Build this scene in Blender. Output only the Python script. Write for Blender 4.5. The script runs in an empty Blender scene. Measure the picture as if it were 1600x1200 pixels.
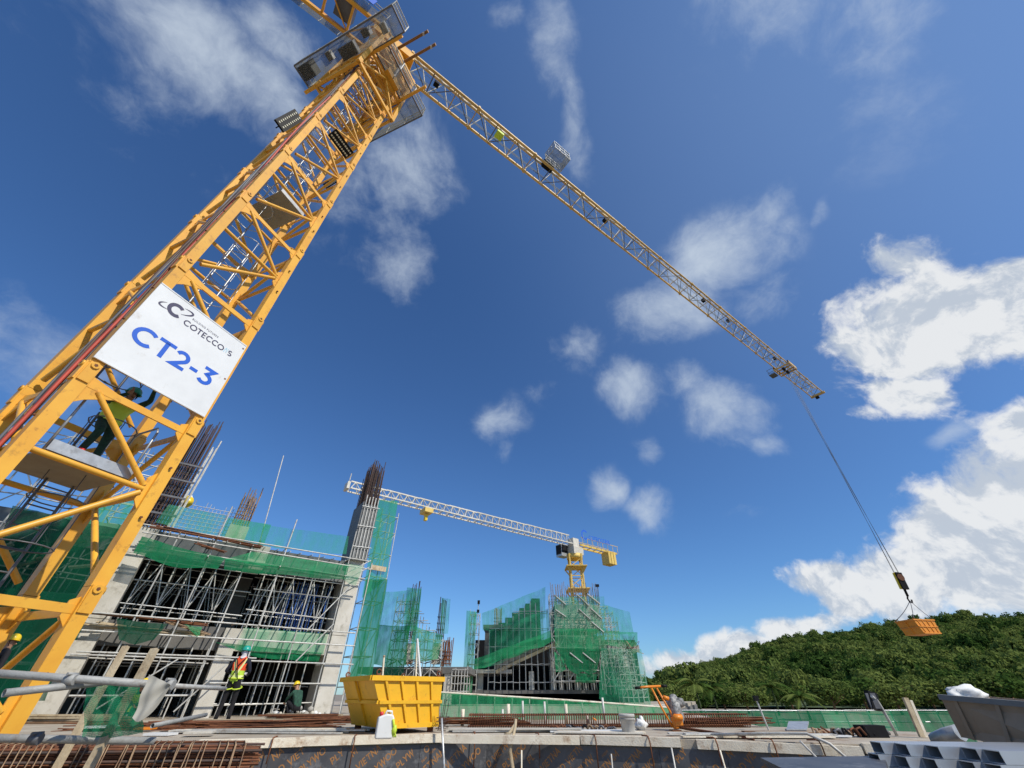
import bpy, bmesh, math, random
from mathutils import Vector, Matrix, Euler, noise
random.seed(7)
V = Vector
rad = math.radians
SC = bpy.context.scene
COL = SC.collection

# ------------------------------------------------------------------ camera
F_PX, HORIZON, CAM_H = 604.0, 1085.0, 0.65
PITCH = math.atan((HORIZON - 600) / F_PX)
cam = bpy.data.cameras.new('camera')
cam.sensor_width = 36.0
cam.lens = F_PX / 1600 * 36
cam.clip_start, cam.clip_end = 0.05, 6000
camo = bpy.data.objects.new('camera', cam)
camo.location = (0, 0, CAM_H)
camo.rotation_euler = (math.pi / 2 + PITCH, 0, 0)
COL.objects.link(camo)
SC.camera = camo

def ray(px, py):
    c, s = math.cos(PITCH), math.sin(PITCH)
    return V((1, 0, 0)) * (px - 800) - V((0, -s, c)) * (py - 600) + V((0, c, s)) * F_PX
def atz(px, py, z):
    r = ray(px, py)
    return V((0, 0, CAM_H)) + r * ((z - CAM_H) / r.z)
def aty(px, py, y):
    r = ray(px, py)
    return V((0, 0, CAM_H)) + r * (y / r.y)
def atplane(px, py, p0, n):
    r = ray(px, py); o = V((0, 0, CAM_H))
    return o + r * ((V(p0) - o).dot(n) / r.dot(n))

# ------------------------------------------------------------------ sky, sun, exposure
SUN_AZ, SUN_EL = 128.0, 47.0          # degrees clockwise from +Y; height
wd = bpy.data.worlds.new('World')
SC.world = wd
wd.use_nodes = True
nt = wd.node_tree
nt.nodes.clear()
def N(t, tree=None, **kw):
    n = (tree or nt).nodes.new(t)
    for k, v in kw.items():
        setattr(n, k, v)
    return n
def LK(a, b, tree=None):
    (tree or nt).links.new(a, b)
sky = N('ShaderNodeTexSky', sky_type='NISHITA', sun_disc=False)
sky.sun_elevation = rad(SUN_EL); sky.sun_rotation = rad(SUN_AZ)
sky.altitude = 0; sky.air_density = 1.0; sky.dust_density = 0.2; sky.ozone_density = 3.0
tcw = N('ShaderNodeTexCoord')
tint = N('ShaderNodeMix', data_type='RGBA', blend_type='MULTIPLY'); tint.inputs['Factor'].default_value = 1.0
tint.inputs['B'].default_value = (.60, .93, 1.30, 1)
LK(sky.outputs[0], tint.inputs['A'])
bg_sky = N('ShaderNodeBackground'); bg_sky.inputs[1].default_value = 0.098
LK(tint.outputs['Result'], bg_sky.inputs[0])

def blob_field(blobs, warp_amt, warp_scale):
    wn = N('ShaderNodeTexNoise'); wn.inputs['Scale'].default_value = warp_scale
    wn.inputs['Detail'].default_value = 4
    LK(tcw.outputs['Generated'], wn.inputs['Vector'])
    sub = N('ShaderNodeVectorMath', operation='SUBTRACT'); sub.inputs[1].default_value = (.5, .5, .5)
    LK(wn.outputs['Color'], sub.inputs[0])
    sc = N('ShaderNodeVectorMath', operation='MULTIPLY_ADD'); sc.inputs[1].default_value = (warp_amt,) * 3
    LK(sub.outputs[0], sc.inputs[0]); LK(tcw.outputs['Generated'], sc.inputs[2])
    tot = None
    for c, u, ru, rv, w in blobs:
        c = c.normalized(); u = (u - c * u.dot(c)).normalized(); v = c.cross(u)
        R = Matrix((u, v, c)).transposed()
        m = N('ShaderNodeMapping', vector_type='TEXTURE')
        m.inputs['Location'].default_value = c
        m.inputs['Rotation'].default_value = R.to_euler('XYZ')
        m.inputs['Scale'].default_value = (ru, rv, max(ru, rv))
        LK(sc.outputs[0], m.inputs['Vector'])
        ln = N('ShaderNodeVectorMath', operation='LENGTH'); LK(m.outputs[0], ln.inputs[0])
        mr = N('ShaderNodeMapRange', interpolation_type='SMOOTHSTEP')
        mr.inputs['From Min'].default_value = 0.0; mr.inputs['From Max'].default_value = 1.25
        mr.inputs['To Min'].default_value = w; mr.inputs['To Max'].default_value = 0.0
        LK(ln.outputs['Value'], mr.inputs['Value'])
        if tot is None: tot = mr.outputs[0]
        else:
            a = N('ShaderNodeMath', operation='MAXIMUM'); LK(tot, a.inputs[0]); LK(mr.outputs[0], a.inputs[1]); tot = a.outputs[0]
    return tot, sc.outputs[0]

def pxblob(px, py, rx, ry, ang, w):
    c = ray(px, py); a = rad(ang)
    u = ray(px + 40 * math.cos(a), py + 40 * math.sin(a)) - c
    L = c.length
    return (c, u, rx / L * 1.05, ry / L * 1.05, w)
def dirblob(az, el, r1, r2, w):
    a, e = rad(az), rad(el)
    c = V((math.sin(a) * math.cos(e), math.cos(a) * math.cos(e), math.sin(e)))
    return (c, V((math.cos(a), -math.sin(a), .2)), r1, r2, w)

thin = [pxblob(*b) for b in (
    (345, 95, 175, 105, 40, .74), (225, 150, 130, 140, 60, .5), (110, 95, 60, 60, 0, .4), (420, 30, 120, 80, 20, .66),
    (300, 260, 110, 70, 0, .34), (872, 55, 52, 130, -12, .66), (905, 190, 36, 110, -15, .52), (810, 25, 60, 40, 0, .45), (915, 245, 22, 50, 20, .5),
    (650, 265, 105, 120, 20, .62), (625, 400, 80, 110, 0, .62), (540, 330, 80, 130, 20, .38),
    (1120, 400, 125, 85, -25, .86), (1050, 480, 110, 75, -20, .8), (1190, 345, 80, 50, -30, .55), (1175, 470, 70, 60, 0, .6),
    (985, 600, 72, 55, 0, .76), (895, 545, 80, 60, -30, .5), (1145, 640, 95, 80, 30, .8), (1200, 690, 50, 40, 0, .6), (1075, 590, 70, 50, 0, .55),
    (780, 665, 55, 70, 20, .5), (800, 710, 30, 40, 0, .42), (942, 755, 40, 45, 0, .74), (1010, 790, 55, 48, 15, .74), (1010, 700, 30, 40, 0, .4),
    (1500, 668, 45, 26, -20, .6), (1330, 110, 420, 260, 0, .22), (1170, 800, 60, 30, 0, .3), (1290, 350, 20, 40, 20, .42), (840, 600, 60, 40, -30, .4))]
thin += [dirblob(*b) for b in ((-95, 50, .3, .2, .7), (-130, 35, .35, .2, .72), (175, 55, .3, .25, .7), (120, 70, .25, .2, .6), (-60, 25, .2, .12, .6),
                               (-160, 60, .25, .3, .6), (85, 60, .2, .3, .62), (150, 25, .4, .15, .7))]
thick = [pxblob(*b) for b in (
    (1475, 495, 165, 125, 0, 1.15), (1395, 535, 110, 75, 0, 1.05), (1580, 460, 130, 95, 0, 1.05), (1405, 610, 95, 62, 10, .85), (1355, 650, 45, 26, 0, .6), (1425, 420, 75, 60, 0, .9), (1560, 900, 190, 90, -10, 1.1), (1620, 840, 190, 140, 0, 1.15), (1440, 935, 120, 55, -8, 1.0),
    (1600, 760, 150, 110, -30, 1.0), (1520, 850, 170, 100, -20, 1.0), (1430, 900, 160, 75, -15, .98), (1300, 905, 95, 40, 0, .9), (1620, 670, 80, 60, 0, .95),
    (1150, 1008, 105, 42, -8, .95), (1055, 1032, 74, 46, -10, 1.0), (1215, 985, 70, 40, -10, .9), (1330, 930, 90, 50, -10, .92), (1250, 975, 100, 34, -10, .8), (1010, 1045, 45, 36, 0, .8), (1700, 850, 200, 180, 0, 1.0))]
thick += [dirblob(*b) for b in ((95, 14, .35, .12, .95), (130, 12, .4, .1, .9), (180, 14, .4, .12, .9), (-120, 12, .4, .1, .9), (-75, 9, .2, .06, .8), (72, 25, .2, .12, .9))]
def fbm(vec, scale, detail, rough, off=(0, 0, 0)):
    ad = N('ShaderNodeVectorMath', operation='ADD'); ad.inputs[1].default_value = off; LK(vec, ad.inputs[0])
    n_ = N('ShaderNodeTexNoise'); n_.inputs['Scale'].default_value = scale; n_.inputs['Detail'].default_value = detail; n_.inputs['Roughness'].default_value = rough
    LK(ad.outputs[0], n_.inputs['Vector'])
    return n_.outputs['Fac']
def madd(a, mul, add):
    m = N('ShaderNodeMath', operation='MULTIPLY_ADD'); LK(a, m.inputs[0]); m.inputs[1].default_value = mul
    if isinstance(add, (int, float)): m.inputs[2].default_value = add
    else: LK(add, m.inputs[2])
    return m.outputs[0]
def mapr(a, f0, f1, t0=0, t1=1, kind='SMOOTHSTEP'):
    m = N('ShaderNodeMapRange', interpolation_type=kind)
    for k, v in zip(('From Min', 'From Max', 'To Min', 'To Max'), (f0, f1, t0, t1)): m.inputs[k].default_value = v
    LK(a, m.inputs['Value']); return m.outputs[0]
sunv = V((math.sin(rad(SUN_AZ)) * math.cos(rad(SUN_EL)), math.cos(rad(SUN_AZ)) * math.cos(rad(SUN_EL)), math.sin(rad(SUN_EL))))
fA, wA = blob_field(thin, .16, 3.5)
nA = fbm(wA, 5.5, 9, .64)
dA = mapr(madd(nA, 1.7, madd(fA, 1.0, -1.0)), .02, .95, 0, .85)
gateA = mapr(fA, 0.0, .34)
mA = N('ShaderNodeMath', operation='MULTIPLY'); LK(dA, mA.inputs[0]); LK(gateA, mA.inputs[1])
fB, wB = blob_field(thick, .10, 5.0)
nB = fbm(wB, 12.0, 11, .62)
nB2 = fbm(wB, 12.0, 9, .62, tuple(sunv * .026 + V((0, 0, .016))))
dB = mapr(madd(nB, 1.4, madd(fB, 1.0, -.93)), .14, .52, 0, .97)
gateB = mapr(fB, 0.03, .25)
mB = N('ShaderNodeMath', operation='MULTIPLY'); LK(dB, mB.inputs[0]); LK(gateB, mB.inputs[1])
df = N('ShaderNodeMath', operation='SUBTRACT'); LK(nB, df.inputs[0]); LK(nB2, df.inputs[1])
shB = mapr(df.outputs[0], -.09, .07, 0, 1)
cB = N('ShaderNodeMix', data_type='RGBA'); LK(shB, cB.inputs['Factor'])
cB.inputs['A'].default_value = (.60, .67, .77, 1); cB.inputs['B'].default_value = (.93, .95, .97, 1)
bgA = N('ShaderNodeBackground'); bgA.inputs[0].default_value = (.70, .80, .92, 1); bgA.inputs[1].default_value = .85
bgB = N('ShaderNodeBackground'); LK(cB.outputs['Result'], bgB.inputs[0]); bgB.inputs[1].default_value = .88
veil, _ = blob_field([pxblob(1500, 60, 900, 620, 0, .20), dirblob(90, 55, .9, .7, .20), dirblob(150, 60, .8, .6, .18)], .1, 2.0)
mx0 = N('ShaderNodeMixShader'); LK(veil, mx0.inputs[0]); LK(bg_sky.outputs[0], mx0.inputs[1])
mx1 = N('ShaderNodeMixShader'); LK(mA.outputs[0], mx1.inputs[0]); LK(mx0.outputs[0], mx1.inputs[1]); LK(bgA.outputs[0], mx1.inputs[2]); bgV = N('ShaderNodeBackground'); bgV.inputs[0].default_value = (.50, .70, .98, 1); bgV.inputs[1].default_value = .8; LK(bgV.outputs[0], mx0.inputs[2])
mx2 = N('ShaderNodeMixShader'); LK(mB.outputs[0], mx2.inputs[0]); LK(mx1.outputs[0], mx2.inputs[1]); LK(bgB.outputs[0], mx2.inputs[2])
wo = N('ShaderNodeOutputWorld'); LK(mx2.outputs[0], wo.inputs[0])
wd.cycles.sampling_method = 'MANUAL'; wd.cycles.sample_map_resolution = 512

sl = bpy.data.lights.new('sun', 'SUN')
sl.energy = 4.2; sl.angle = rad(.53); sl.color = (1.0, .94, .84)
so = bpy.data.objects.new('sun', sl)
so.rotation_euler = sunv.to_track_quat('Z', 'Y').to_euler()
so.location = (20, -20, 60)
COL.objects.link(so)
SC.view_settings.view_transform = 'Standard'
SC.view_settings.look = 'None'
SC.view_settings.gamma = 1.0
SC.view_settings.exposure = 0.0
SC.view_settings.use_curve_mapping = False
SC.cycles.max_bounces = 7; SC.cycles.diffuse_bounces = 3; SC.cycles.glossy_bounces = 2
SC.cycles.transparent_max_bounces = 24; SC.cycles.transmission_bounces = 4
SC.cycles.caustics_reflective = False; SC.cycles.caustics_refractive = False
SC.cycles.use_denoising = True

# ------------------------------------------------------------------ materials
MT = {}
def mat(name, col, rough=.6, metal=0.0, var=.12, vscale=3.0, col2=None, stain=0.0, stcol=(.12, .06, .03), sscale=6.0, bump=0.0, bscale=40.0, spec=.5):
    m = bpy.data.materials.new(name); m.use_nodes = True
    t = m.node_tree; b = t.nodes['Principled BSDF']
    b.inputs['Roughness'].default_value = rough; b.inputs['Metallic'].default_value = metal
    b.inputs['Specular IOR Level'].default_value = spec
    geo = N('ShaderNodeNewGeometry', t)
    nz = N('ShaderNodeTexNoise', t); nz.inputs['Scale'].default_value = vscale; nz.inputs['Detail'].default_value = 6; nz.inputs['Roughness'].default_value = .65
    LK(geo.outputs['Position'], nz.inputs['Vector'], t)
    oi = N('ShaderNodeObjectInfo', t)
    mx = N('ShaderNodeMix', t, data_type='RGBA')
    c2 = col2 or tuple(max(0, c * (1 - 2.2 * var)) for c in col)
    mx.inputs['A'].default_value = (*col, 1); mx.inputs['B'].default_value = (*c2, 1)
    mr = N('ShaderNodeMapRange', t); mr.inputs['From Min'].default_value = .38; mr.inputs['From Max'].default_value = .68
    LK(nz.outputs['Fac'], mr.inputs['Value'], t); LK(mr.outputs[0], mx.inputs['Factor'], t)
    out = mx.outputs['Result']
    # every piece a little lighter or darker than the next
    hs = N('ShaderNodeHueSaturation', t)
    mo = N('ShaderNodeMapRange', t); mo.inputs['To Min'].default_value = 1 - var; mo.inputs['To Max'].default_value = 1 + var
    LK(oi.outputs['Random'], mo.inputs['Value'], t); LK(mo.outputs[0], hs.inputs['Value'], t); LK(out, hs.inputs['Color'], t); out = hs.outputs[0]
    if stain > 0:
        n2 = N('ShaderNodeTexNoise', t); n2.inputs['Scale'].default_value = sscale; n2.inputs['Detail'].default_value = 8; n2.inputs['Roughness'].default_value = .72
        LK(geo.outputs['Position'], n2.inputs['Vector'], t)
        m2 = N('ShaderNodeMapRange', t); m2.inputs['From Min'].default_value = .62 - .16 * stain; m2.inputs['From Max'].default_value = .74 - .1 * stain
        m2.inputs['To Max'].default_value = min(1, .55 + .45 * stain)
        LK(n2.outputs['Fac'], m2.inputs['Value'], t)
        x2 = N('ShaderNodeMix', t, data_type='RGBA'); LK(m2.outputs[0], x2.inputs['Factor'], t); LK(out, x2.inputs['A'], t); x2.inputs['B'].default_value = (*stcol, 1)
        out = x2.outputs['Result']
    LK(out, b.inputs['Base Color'], t)
    if bump > 0:
        n3 = N('ShaderNodeTexNoise', t); n3.inputs['Scale'].default_value = bscale; n3.inputs['Detail'].default_value = 5
        LK(geo.outputs['Position'], n3.inputs['Vector'], t)
        bp = N('ShaderNodeBump', t); bp.inputs['Strength'].default_value = bump; bp.inputs['Distance'].default_value = .02
        LK(n3.outputs['Fac'], bp.inputs['Height'], t); LK(bp.outputs[0], b.inputs['Normal'], t)
    MT[name] = m
    return m
mat('yellow', (.82, .43, .045), .42, var=.07, vscale=1.3, col2=(.74, .35, .035), stain=.35, stcol=(.30, .13, .03), sscale=5)
mat('yellow_far', (.78, .54, .13), .5, var=.08)
mat('jib_yellow', (.74, .49, .15), .5, var=.1, stain=.5, stcol=(.30, .15, .05), sscale=3)
mat('jib_white', (.70, .66, .56), .5, var=.1, stain=.3, stcol=(.4, .28, .14))
mat('skip_yellow', (.84, .46, .015), .45, var=.05, vscale=2, stain=.35, stcol=(.36, .17, .03), sscale=7)
mat('skip_orange', (.80, .30, .03), .5, var=.1, stain=.3, stcol=(.6, .4, .2))
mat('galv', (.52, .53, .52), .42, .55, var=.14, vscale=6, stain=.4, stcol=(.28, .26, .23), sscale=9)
mat('pipe_grey', (.34, .34, .32), .62, .15, var=.1, vscale=6, stain=.5, stcol=(.20, .17, .14), sscale=10, bump=.2, bscale=60)
mat('galv_pale', (.62, .61, .56), .55, .15, var=.16, vscale=5, stain=.55, stcol=(.26, .20, .15), sscale=7)
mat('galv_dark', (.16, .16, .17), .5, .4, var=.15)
mat('steel_sheet', (.58, .61, .65), .3, .55, var=.06, vscale=2)
mat('rust', (.20, .075, .03), .85, var=.25, vscale=8, col2=(.10, .035, .018))
mat('rust_pale', (.36, .25, .15), .8, var=.25, vscale=8, col2=(.17, .09, .05))
mat('rebar_dark', (.075, .06, .055), .75, .3, var=.3, vscale=5, col2=(.12, .06, .04))
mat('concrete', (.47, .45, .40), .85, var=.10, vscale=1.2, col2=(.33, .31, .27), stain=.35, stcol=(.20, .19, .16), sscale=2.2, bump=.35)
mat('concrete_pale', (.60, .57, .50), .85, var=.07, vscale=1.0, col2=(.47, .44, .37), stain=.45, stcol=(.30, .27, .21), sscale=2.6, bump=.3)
mat('concrete_dark', (.16, .155, .145), .9, var=.15, vscale=1.5, bump=.3)  # darker concrete; on inner parts its colour carries the interior shade
mat('form_grey', (.17, .18, .18), .7, var=.1, vscale=2, stain=.3, stcol=(.28, .28, .27))
mat('timber', (.50, .41, .27), .8, var=.16, vscale=4, col2=(.36, .27, .16), stain=.5, stcol=(.22, .15, .09), sscale=8, bump=.3)
mat('timber_cream', (.82, .75, .60), .75, var=.08, vscale=3, col2=(.70, .61, .46), stain=.62, stcol=(.34, .19, .09), sscale=3.2, bump=.3)
mat('timber_brown', (.26, .15, .08), .85, var=.22, vscale=4, col2=(.13, .075, .04), bump=.3)
mat('ply_dark', (.105, .105, .11), .45, var=.12, vscale=1.5, col2=(.06, .06, .066), stain=.55, stcol=(.22, .22, .22), sscale=3.5)
mat('print_orange', (.40, .19, .06), .7, var=.1, vscale=6, stain=.5, stcol=(.08, .07, .07), sscale=9)
mat('ply_taupe', (.38, .31, .24), .75, var=.08, vscale=1.6, col2=(.28, .225, .17), stain=.35, stcol=(.24, .21, .17), sscale=4)
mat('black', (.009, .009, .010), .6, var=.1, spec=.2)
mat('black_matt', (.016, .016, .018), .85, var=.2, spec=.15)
mat('lens', (.75, .72, .55), .2, var=.05)
mat('white_paint', (.78, .79, .78), .45, var=.03, vscale=1.5, col2=(.70, .71, .70), stain=.12, stcol=(.5, .45, .38), sscale=2)
mat('sign_navy', (.055, .05, .10), .5, var=.02)
mat('sign_blue', (.02, .12, .60), .45, var=.02)
mat('sign_cyan', (.36, .64, .78), .5, var=.02)
mat('cable_red', (.62, .09, .05), .55, var=.12)
mat('cable_grey', (.16, .17, .19), .55, var=.12)
mat('cable_brown', (.12, .07, .05), .6, var=.12)
mat('helmet_teal', (.02, .34, .26), .3, var=.02)
mat('helmet_yellow', (.82, .58, .02), .3, var=.02)
mat('skin', (.36, .19, .11), .55, var=.05)
mat('cloth_navy', (.012, .014, .03), .9, var=.15, vscale=20)
mat('cloth_black', (.012, .011, .014), .9, var=.2, vscale=20)
mat('cloth_green', (.02, .075, .045), .9, var=.3, vscale=14, col2=(.01, .03, .02))
mat('cloth_white', (.72, .70, .72), .85, var=.06)
mat('cloth_beige', (.42, .40, .34), .9, var=.06, vscale=8)
mat('vest_red', (.78, .08, .02), .75, var=.05)
mat('vest_lime', (.62, .80, .06), .6, var=.05)
mat('reflective', (.80, .82, .45), .4, var=.05)
mat('plastic_white', (.78, .78, .74), .4, var=.03, stain=.2, stcol=(.5, .48, .42))
mat('plastic_red', (.60, .03, .03), .4, var=.03)
mat('bucket_grey', (.48, .46, .42), .7, var=.1, vscale=9, stain=.5, stcol=(.30, .28, .25))
mat('orange_paint', (.85, .27, .02), .4, var=.06, stain=.2, stcol=(.3, .15, .08))
mat('engine', (.40, .39, .37), .6, .2, var=.25, vscale=22, col2=(.05, .05, .05))
mat('blue_prop', (.06, .16, .52), .45, var=.15)
mat('ground', (.27, .23, .18), .95, var=.1, vscale=.3, col2=(.19, .16, .12), bump=.4, bscale=8)
mat('slab', (.45, .40, .32), .85, var=.08, vscale=.8, col2=(.33, .28, .21), stain=.7, stcol=(.24, .14, .08), sscale=1.8, bump=.3)
mat('form_plate', (.30, .28, .23), .7, var=.08, stain=.3, stcol=(.2, .18, .15))
mat('brown_beam', (.30, .15, .05), .6, var=.1)
mat('bag_white', (.80, .80, .76), .6, var=.05, vscale=10)

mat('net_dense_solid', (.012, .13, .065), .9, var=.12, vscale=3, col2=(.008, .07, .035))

def net_mat(name, col, cover, weave=None):
    m = bpy.data.materials.new(name); m.use_nodes = True
    t = m.node_tree; t.nodes.clear()
    geo = N('ShaderNodeNewGeometry', t)
    nz = N('ShaderNodeTexNoise', t); nz.inputs['Scale'].default_value = 1.6; nz.inputs['Detail'].default_value = 7; nz.inputs['Roughness'].default_value = .65
    mp = N('ShaderNodeMapping', t); mp.inputs['Scale'].default_value = (1.6, 1.6, .4)
    LK(geo.outputs['Position'], mp.inputs[0], t); LK(mp.outputs[0], nz.inputs['Vector'], t)
    mr = N('ShaderNodeMapRange', t); mr.inputs['From Min'].default_value = .3; mr.inputs['From Max'].default_value = .7
    mr.inputs['To Min'].default_value = cover - .24; mr.inputs['To Max'].default_value = min(.97, cover + .22)
    LK(nz.outputs['Fac'], mr.inputs['Value'], t)
    fac = mr.outputs[0]
    if weave:
        tc = N('ShaderNodeTexCoord', t)
        wv = N('ShaderNodeTexChecker', t); wv.inputs['Scale'].default_value = weave
        mpp = N('ShaderNodeMapping', t); mpp.inputs['Rotation'].default_value = (0, rad(45), rad(20)); LK(geo.outputs['Position'], mpp.inputs[0], t)
        LK(mpp.outputs[0], wv.inputs['Vector'], t)
        ad = N('ShaderNodeMath', t, operation='MULTIPLY_ADD'); LK(wv.outputs['Fac'], ad.inputs[0], t); ad.inputs[1].default_value = .28
        LK(fac, ad.inputs[2], t); fac = ad.outputs[0]
    d = N('ShaderNodeBsdfDiffuse', t); d.inputs[0].default_value = (*col, 1)
    tr = N('ShaderNodeBsdfTranslucent', t); tr.inputs[0].default_value = (col[0] * 1.2, col[1] * 1.15, col[2], 1)
    a = N('ShaderNodeMixShader', t); a.inputs[0].default_value = .45; LK(d.outputs[0], a.inputs[1], t); LK(tr.outputs[0], a.inputs[2], t)
    tp = N('ShaderNodeBsdfTransparent', t)
    b = N('ShaderNodeMixShader', t); LK(fac, b.inputs[0], t); LK(tp.outputs[0], b.inputs[1], t); LK(a.outputs[0], b.inputs[2], t)
    o = N('ShaderNodeOutputMaterial', t); LK(b.outputs[0], o.inputs[0], t)
    MT[name] = m
net_mat('net', (.055, .47, .20), .60)
net_mat('net_thin', (.075, .50, .27), .40)
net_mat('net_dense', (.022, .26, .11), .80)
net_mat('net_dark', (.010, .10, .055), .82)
net_mat('net_near', (.03, .30, .15), .60, 90)
net_mat('mesh_grey', (.25, .27, .28), .42)

# ------------------------------------------------------------------ builders
WOFF = {}
def woff(o):
    return WOFF.get(o.name, V((0, 0, 0))) if o else V((0, 0, 0))
def tag(o, label=None, cat=None, group=None, kind=None):
    if label: o['label'] = label
    if cat: o['category'] = cat
    if group: o['group'] = group
    if kind: o['kind'] = kind
    return o
def thing(name, label, cat, loc=(0, 0, 0), group=None, kind=None):
    o = bpy.data.objects.new(name, None); COL.objects.link(o)
    o.empty_display_size = .3
    o.location = loc; WOFF[o.name] = V(loc)
    return tag(o, label, cat, group, kind)
def part_empty(name, parent, loc):
    o = bpy.data.objects.new(name, None); COL.objects.link(o)
    o.empty_display_size = .2
    o.parent = parent; o.location = V(loc) - woff(parent); WOFF[o.name] = V(loc)
    return o
def frame(dv, up=None):
    z = V(dv).normalized()
    u = V(up) if up is not None else (V((0, 0, 1)) if abs(z.z) < .95 else V((0, 1, 0)))
    x = u.cross(z)
    if x.length < 1e-6: x = V((1, 0, 0)).cross(z)
    x.normalize(); y = z.cross(x)
    return x, y, z
class MB:
    def __init__(s): s.v = []; s.f = []; s.m = []; s.sm = []; s.mi = 0
    def add(s, vs, fs, smooth=False):
        b = len(s.v); s.v += [V(p) for p in vs]
        for f in fs: s.f.append([b + i for i in f]); s.m.append(s.mi); s.sm.append(smooth)
        return s
    def box(s, c, size, ax=None):
        c = V(c); x, y, z = ax or (V((1, 0, 0)), V((0, 1, 0)), V((0, 0, 1)))
        hx, hy, hz = x * size[0] / 2, y * size[1] / 2, z * size[2] / 2
        vs = [c + a * hx + b * hy + d * hz for d in (-1, 1) for a, b in ((-1, -1), (1, -1), (1, 1), (-1, 1))]
        return s.add(vs, [(3, 2, 1, 0), (4, 5, 6, 7), (0, 1, 5, 4), (1, 2, 6, 5), (2, 3, 7, 6), (3, 0, 4, 7)])
    def bar(s, p, q, w, h, up=None):
        p, q = V(p), V(q); x, y, z = frame(q - p, up)
        return s.box((p + q) / 2, (w, h, (q - p).length), (x, y, z))
    def tube(s, p, q, r, n=8, r2=None, caps=True):
        p, q = V(p), V(q); x, y, z = frame(q - p); r2 = r if r2 is None else r2
        a = [(math.cos(2 * math.pi * i / n), math.sin(2 * math.pi * i / n)) for i in range(n)]
        s.add([p + (x * c + y * d) * r for c, d in a] + [q + (x * c + y * d) * r2 for c, d in a],
              [(i, (i + 1) % n, n + (i + 1) % n, n + i) for i in range(n)], True)
        if caps:
            b = len(s.v) - 2 * n
            s.f.append([b + i for i in reversed(range(n))]); s.f.append([b + n + i for i in range(n)]); s.m += [s.mi] * 2; s.sm += [False] * 2
        return s
    def path(s, pts, r, n=6):
        pts = [V(p) for p in pts]; rings = []
        b = len(s.v); vs = []
        prev = None
        for i, p in enumerate(pts):
            t = (pts[min(i + 1, len(pts) - 1)] - pts[max(i - 1, 0)]).normalized()
            if prev is None: x, y, _ = frame(t)
            else:
                x = prev - t * prev.dot(t); x.normalize(); y = t.cross(x)
            prev = x
            rr = r[i] if isinstance(r, (list, tuple)) else r
            vs += [p + (x * math.cos(2 * math.pi * k / n) + y * math.sin(2 * math.pi * k / n)) * rr for k in range(n)]
        fs = [(i * n + k, i * n + (k + 1) % n, (i + 1) * n + (k + 1) % n, (i + 1) * n + k) for i in range(len(pts) - 1) for k in range(n)]
        s.add(vs, fs, True)
        s.f.append([b + k for k in reversed(range(n))]); s.f.append([b + (len(pts) - 1) * n + k for k in range(n)]); s.m += [s.mi] * 2; s.sm += [False] * 2
        return s
    def lathe(s, c, prof, n=16, ax=None):
        c = V(c); x, y, z = ax or (V((1, 0, 0)), V((0, 1, 0)), V((0, 0, 1)))
        vs = []
        for r, h in prof:
            vs += [c + (x * math.cos(2 * math.pi * k / n) + y * math.sin(2 * math.pi * k / n)) * r + z * h for k in range(n)]
        fs = [(i * n + k, i * n + (k + 1) % n, (i + 1) * n + (k + 1) % n, (i + 1) * n + k) for i in range(len(prof) - 1) for k in range(n)]
        return s.add(vs, fs, True)
    def grid(s, fn, nu, nv, smooth=True):
        vs = [fn(i / nu, j / nv) for j in range(nv + 1) for i in range(nu + 1)]
        w = nu + 1
        return s.add(vs, [(j * w + i, j * w + i + 1, (j + 1) * w + i + 1, (j + 1) * w + i) for j in range(nv) for i in range(nu)], smooth)
    def prism(s, poly, ext):
        n = len(poly); ext = V(ext); poly = [V(p) for p in poly]
        return s.add(poly + [p + ext for p in poly], [tuple(reversed(range(n))), tuple(range(n, 2 * n))] + [(i, (i + 1) % n, n + (i + 1) % n, n + i) for i in range(n)])
    def build(s, name, mats, parent=None, fixn=False):
        me = bpy.data.meshes.new(name)
        if parent is not None: o_ = woff(parent)
        else:
            xs = [p.x for p in s.v]; ys = [p.y for p in s.v]; o_ = V(((min(xs) + max(xs)) / 2, (min(ys) + max(ys)) / 2, min(p.z for p in s.v)))
        me.from_pydata([p - o_ for p in s.v], [], s.f)
        for k in (mats if isinstance(mats, (list, tuple)) else [mats]): me.materials.append(MT[k])
        me.polygons.foreach_set('material_index', s.m); me.polygons.foreach_set('use_smooth', s.sm)
        if fixn:
            bm = bmesh.new(); bm.from_mesh(me); bmesh.ops.recalc_face_normals(bm, faces=bm.faces); bm.to_mesh(me); bm.free()
        me.update()
        ob = bpy.data.objects.new(name, me); COL.objects.link(ob)
        if parent is not None: ob.parent = parent
        else: ob.location = o_
        WOFF[ob.name] = o_
        return ob
UNIT = {}
def unit(kind, m):
    if (kind, m) not in UNIT:
        b = MB()
        if kind == 'tube': b.tube((0, 0, 0), (0, 0, 1), 1, 8)
        elif kind == 'rod': b.tube((0, 0, 0), (0, 0, 1), 1, 5)
        else: b.box((0, 0, .5), (1, 1, 1))
        me = bpy.data.meshes.new(kind + '_' + m)
        me.from_pydata(b.v, [], b.f); me.materials.append(MT[m]); me.polygons.foreach_set('use_smooth', b.sm); me.update()
        UNIT[(kind, m)] = me
    return UNIT[(kind, m)]
def seg(name, p, q, sx, m, parent, kind='tube', sy=None, up=None):
    p, q = V(p), V(q); x, y, z = frame(q - p, up); L = (q - p).length; sy = sx if sy is None else sy
    o = bpy.data.objects.new(name, unit(kind, m)); COL.objects.link(o)
    off = woff(parent)
    M = Matrix(((x.x * sx, y.x * sy, z.x * L, p.x - off.x), (x.y * sx, y.y * sy, z.y * L, p.y - off.y), (x.z * sx, y.z * sy, z.z * L, p.z - off.z), (0, 0, 0, 1)))
    o.parent = parent; o.matrix_basis = M
    WOFF[o.name] = p
    return o
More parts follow.
